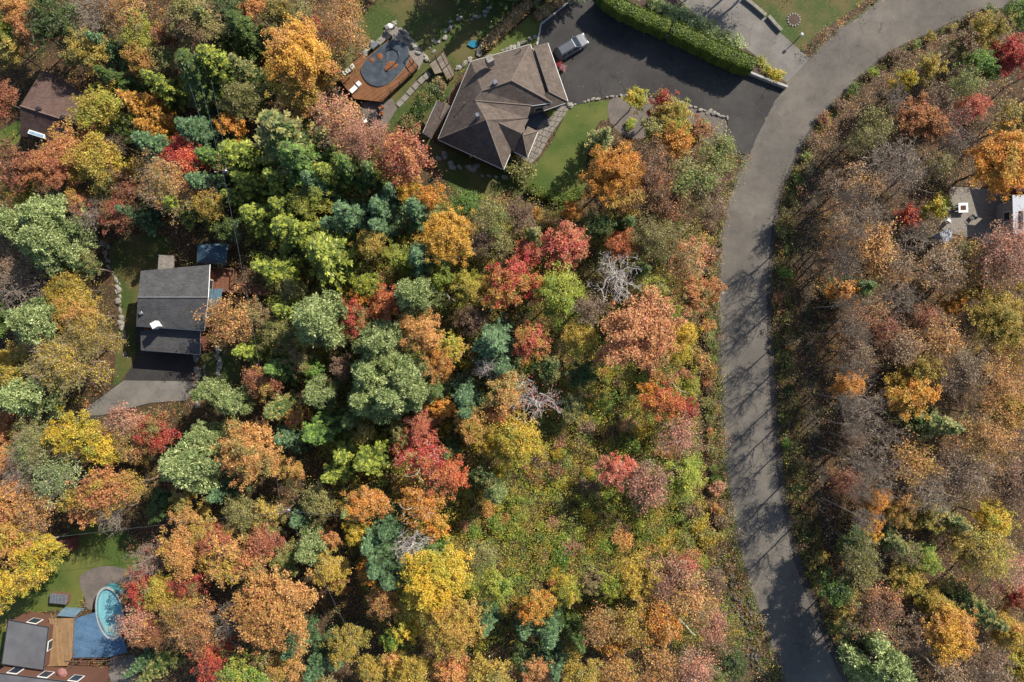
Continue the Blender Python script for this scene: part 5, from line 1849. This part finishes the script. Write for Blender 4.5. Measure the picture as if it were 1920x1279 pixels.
def col_wood(x, y, r):
    lot = inside(LOTPOLY, x, y)
    a = pal_arr(['gn', 'ol', 'yg', 'gn', 'yg', 'gn', 'ye', 'yg', 'ol', 'yg', 'ly'])
    b = pal_arr(['br', 'br', 'ru', 'ol', 'dg', 'dg', 'ly', 'gy'])
    c = pal_arr(['gy', 'br', 'br', 'gy', 'ru', 'ol', 'tn'])
    nz2 = noise2(x, y, 60, 3) * .8 + noise2(x, y, 22, 4) * .6
    def choose(arr):
        i = np.clip(((nz2 * 1.3 + .5) + r.normal(0, .13, len(x))) * len(arr), 0, len(arr) - 1).astype(int)
        return arr[i]
    out = np.where(lot[:, None], choose(a), choose(b))
    out = np.where((x > 1535)[:, None], choose(c), out)
    return out


def m_wood(x, y, r):
    return blockmask(x, y) & ~inside(LOTPOLY, x, y)


scatter("undergrowth", "low mixed undergrowth of saplings and weeds under the trees", 24000, 18, (.36, .36, .24), .082, (.2, 4.2), col_wood, m_wood, 31)
LB = (420, 315, 1400, 1225)
scatter("undergrowth", "dense bright brush filling the wooded parcel between its trees", 17000, 22, (.34, .34, .24), .076, (.4, 4.6), col_wood, lambda x, y, r: inside(LOTPOLY, x, y), 36, box=LB)
scatter("undergrowth", "thick weedy brush covering the open part of the parcel", 11000, 22, (.26, .26, .18), .068, (.1, 2.0), col_wood, lambda x, y, r: inside(BRUSH, x, y) & blockmask(x, y), 32, box=LB)
pal_f = pal_arr(['ru', 'tn', 'og', 'br', 'br', 'gy', 'ly'])
scatter("fallen_leaves", "fallen autumn leaves lying on the forest floor", 26000, 5, (.4, .4, .004), .075, (.0, .03), lambda x, y, r: pal_f[r.integers(0, len(pal_f), len(x))], lambda x, y, r: blockmask(x, y), 33, 2.5)
# grassy verges both sides of the road
gcol = pal_arr(['ol', 'dg', 'gn', 'ol', 'yg', 'br'])


def m_verge(x, y, r):
    P = np.vstack([RL - nrm * 12, RL[::-1] * 1.0 - nrm[::-1] * 1])
    E = np.vstack([RR + nrm * 13, (RR + nrm * 58)[::-1]])
    west = np.vstack([RL - nrm * 2, (RL - nrm * 34)[::-1]])
    return (inside(E, x, y) | (inside(west, x, y) & (y > 340))) & blockmask(x, y)


scatter("grass", "rough green grass and weeds on the road verges", 60000, 9, (.16, .16, .1), .085, (.05, .6), lambda x, y, r: gcol[np.clip(((noise2(x, y, 60, 9) + .5) + r.normal(0, .3, len(x))) * 6, 0, 5).astype(int)], m_verge, 34, .3, box=(1290, -80, 2000, 1360))
# leaves blown on lawns and drives
lp_ = [p for p in OPEN]


def m_open(x, y, r):
    return blocked(x, y) & ~inside(np.vstack([RL, RR[::-1]]), x, y) & (noise2(x, y, 90, 12) > -.05)


scatter("fallen_leaves", "sparse fallen leaves blown over lawns and paving", 5000, 2, (.3, .3, .004), .05, (.07, .08), lambda x, y, r: pal_f[r.integers(0, len(pal_f), len(x))], m_open, 35, 2.5)


def m_edge(x, y, r):
    A_ = np.vstack([RL - nrm * 2, (RL + nrm * 9)[::-1]])
    B_ = np.vstack([RR + nrm * 12, (RR - nrm * 7)[::-1]])
    return (inside(A_, x, y) | inside(B_, x, y)) & (noise2(x, y, 40, 15) > -.15)


scatter("fallen_leaves", "brown leaves drifted along both edges of the road", 40000, 2, (.16, .16, .003), .045, (.068, .075), lambda x, y, r: pal_f[r.integers(0, len(pal_f), len(x))], m_edge, 37, 2.5, box=(1290, -80, 2000, 1360))


def dead_bough(label, a, b, za, zb, seed):
    r = np.random.default_rng(seed)
    A, B = W(*a, za), W(*b, zb)
    root = tag(empty("fallen_branch", (A.x, A.y, 0)), label, "branch")
    pts = [A.lerp(B, t) + Vector(r.normal(0, .06, 3)) for t in np.linspace(0, 1, 7)]
    pts[0] = Vector((A.x, A.y, max(za - .1, 0)))
    MB().tube(pts, [.11, .1, .09, .075, .06, .045, .02], 6).build("stem", M_PALE, root)
    for k in range(7):
        p = pts[2 + k % 5]
        d = (B - A).normalized() + Vector(r.normal(0, .7, 3))
        q = p + d * r.uniform(.5, 1.1)
        q.z = max(q.z, .05)
        MB().tube([p, (p + q) / 2 + Vector(r.normal(0, .05, 3)), q], [.035, .025, .008], 4).build("twig", M_PALE, root)


dead_bough("pale dead branch lying across brush near the orange red trees", (1241, 701), (1276, 732), .05, 1.6, 1)
dead_bough("long pale dead trunk leaning through pinkish trees by the road bend", (1303, 1192), (1256, 1142), .05, 3.5, 2)
dead_bough("short dead branch on open ground by the open brush", (1212, 1106), (1252, 1112), .05, 1.2, 3)
dead_bough("forked dead bough among yellow green trees", (856, 566), (828, 548), .05, 4.5, 4)
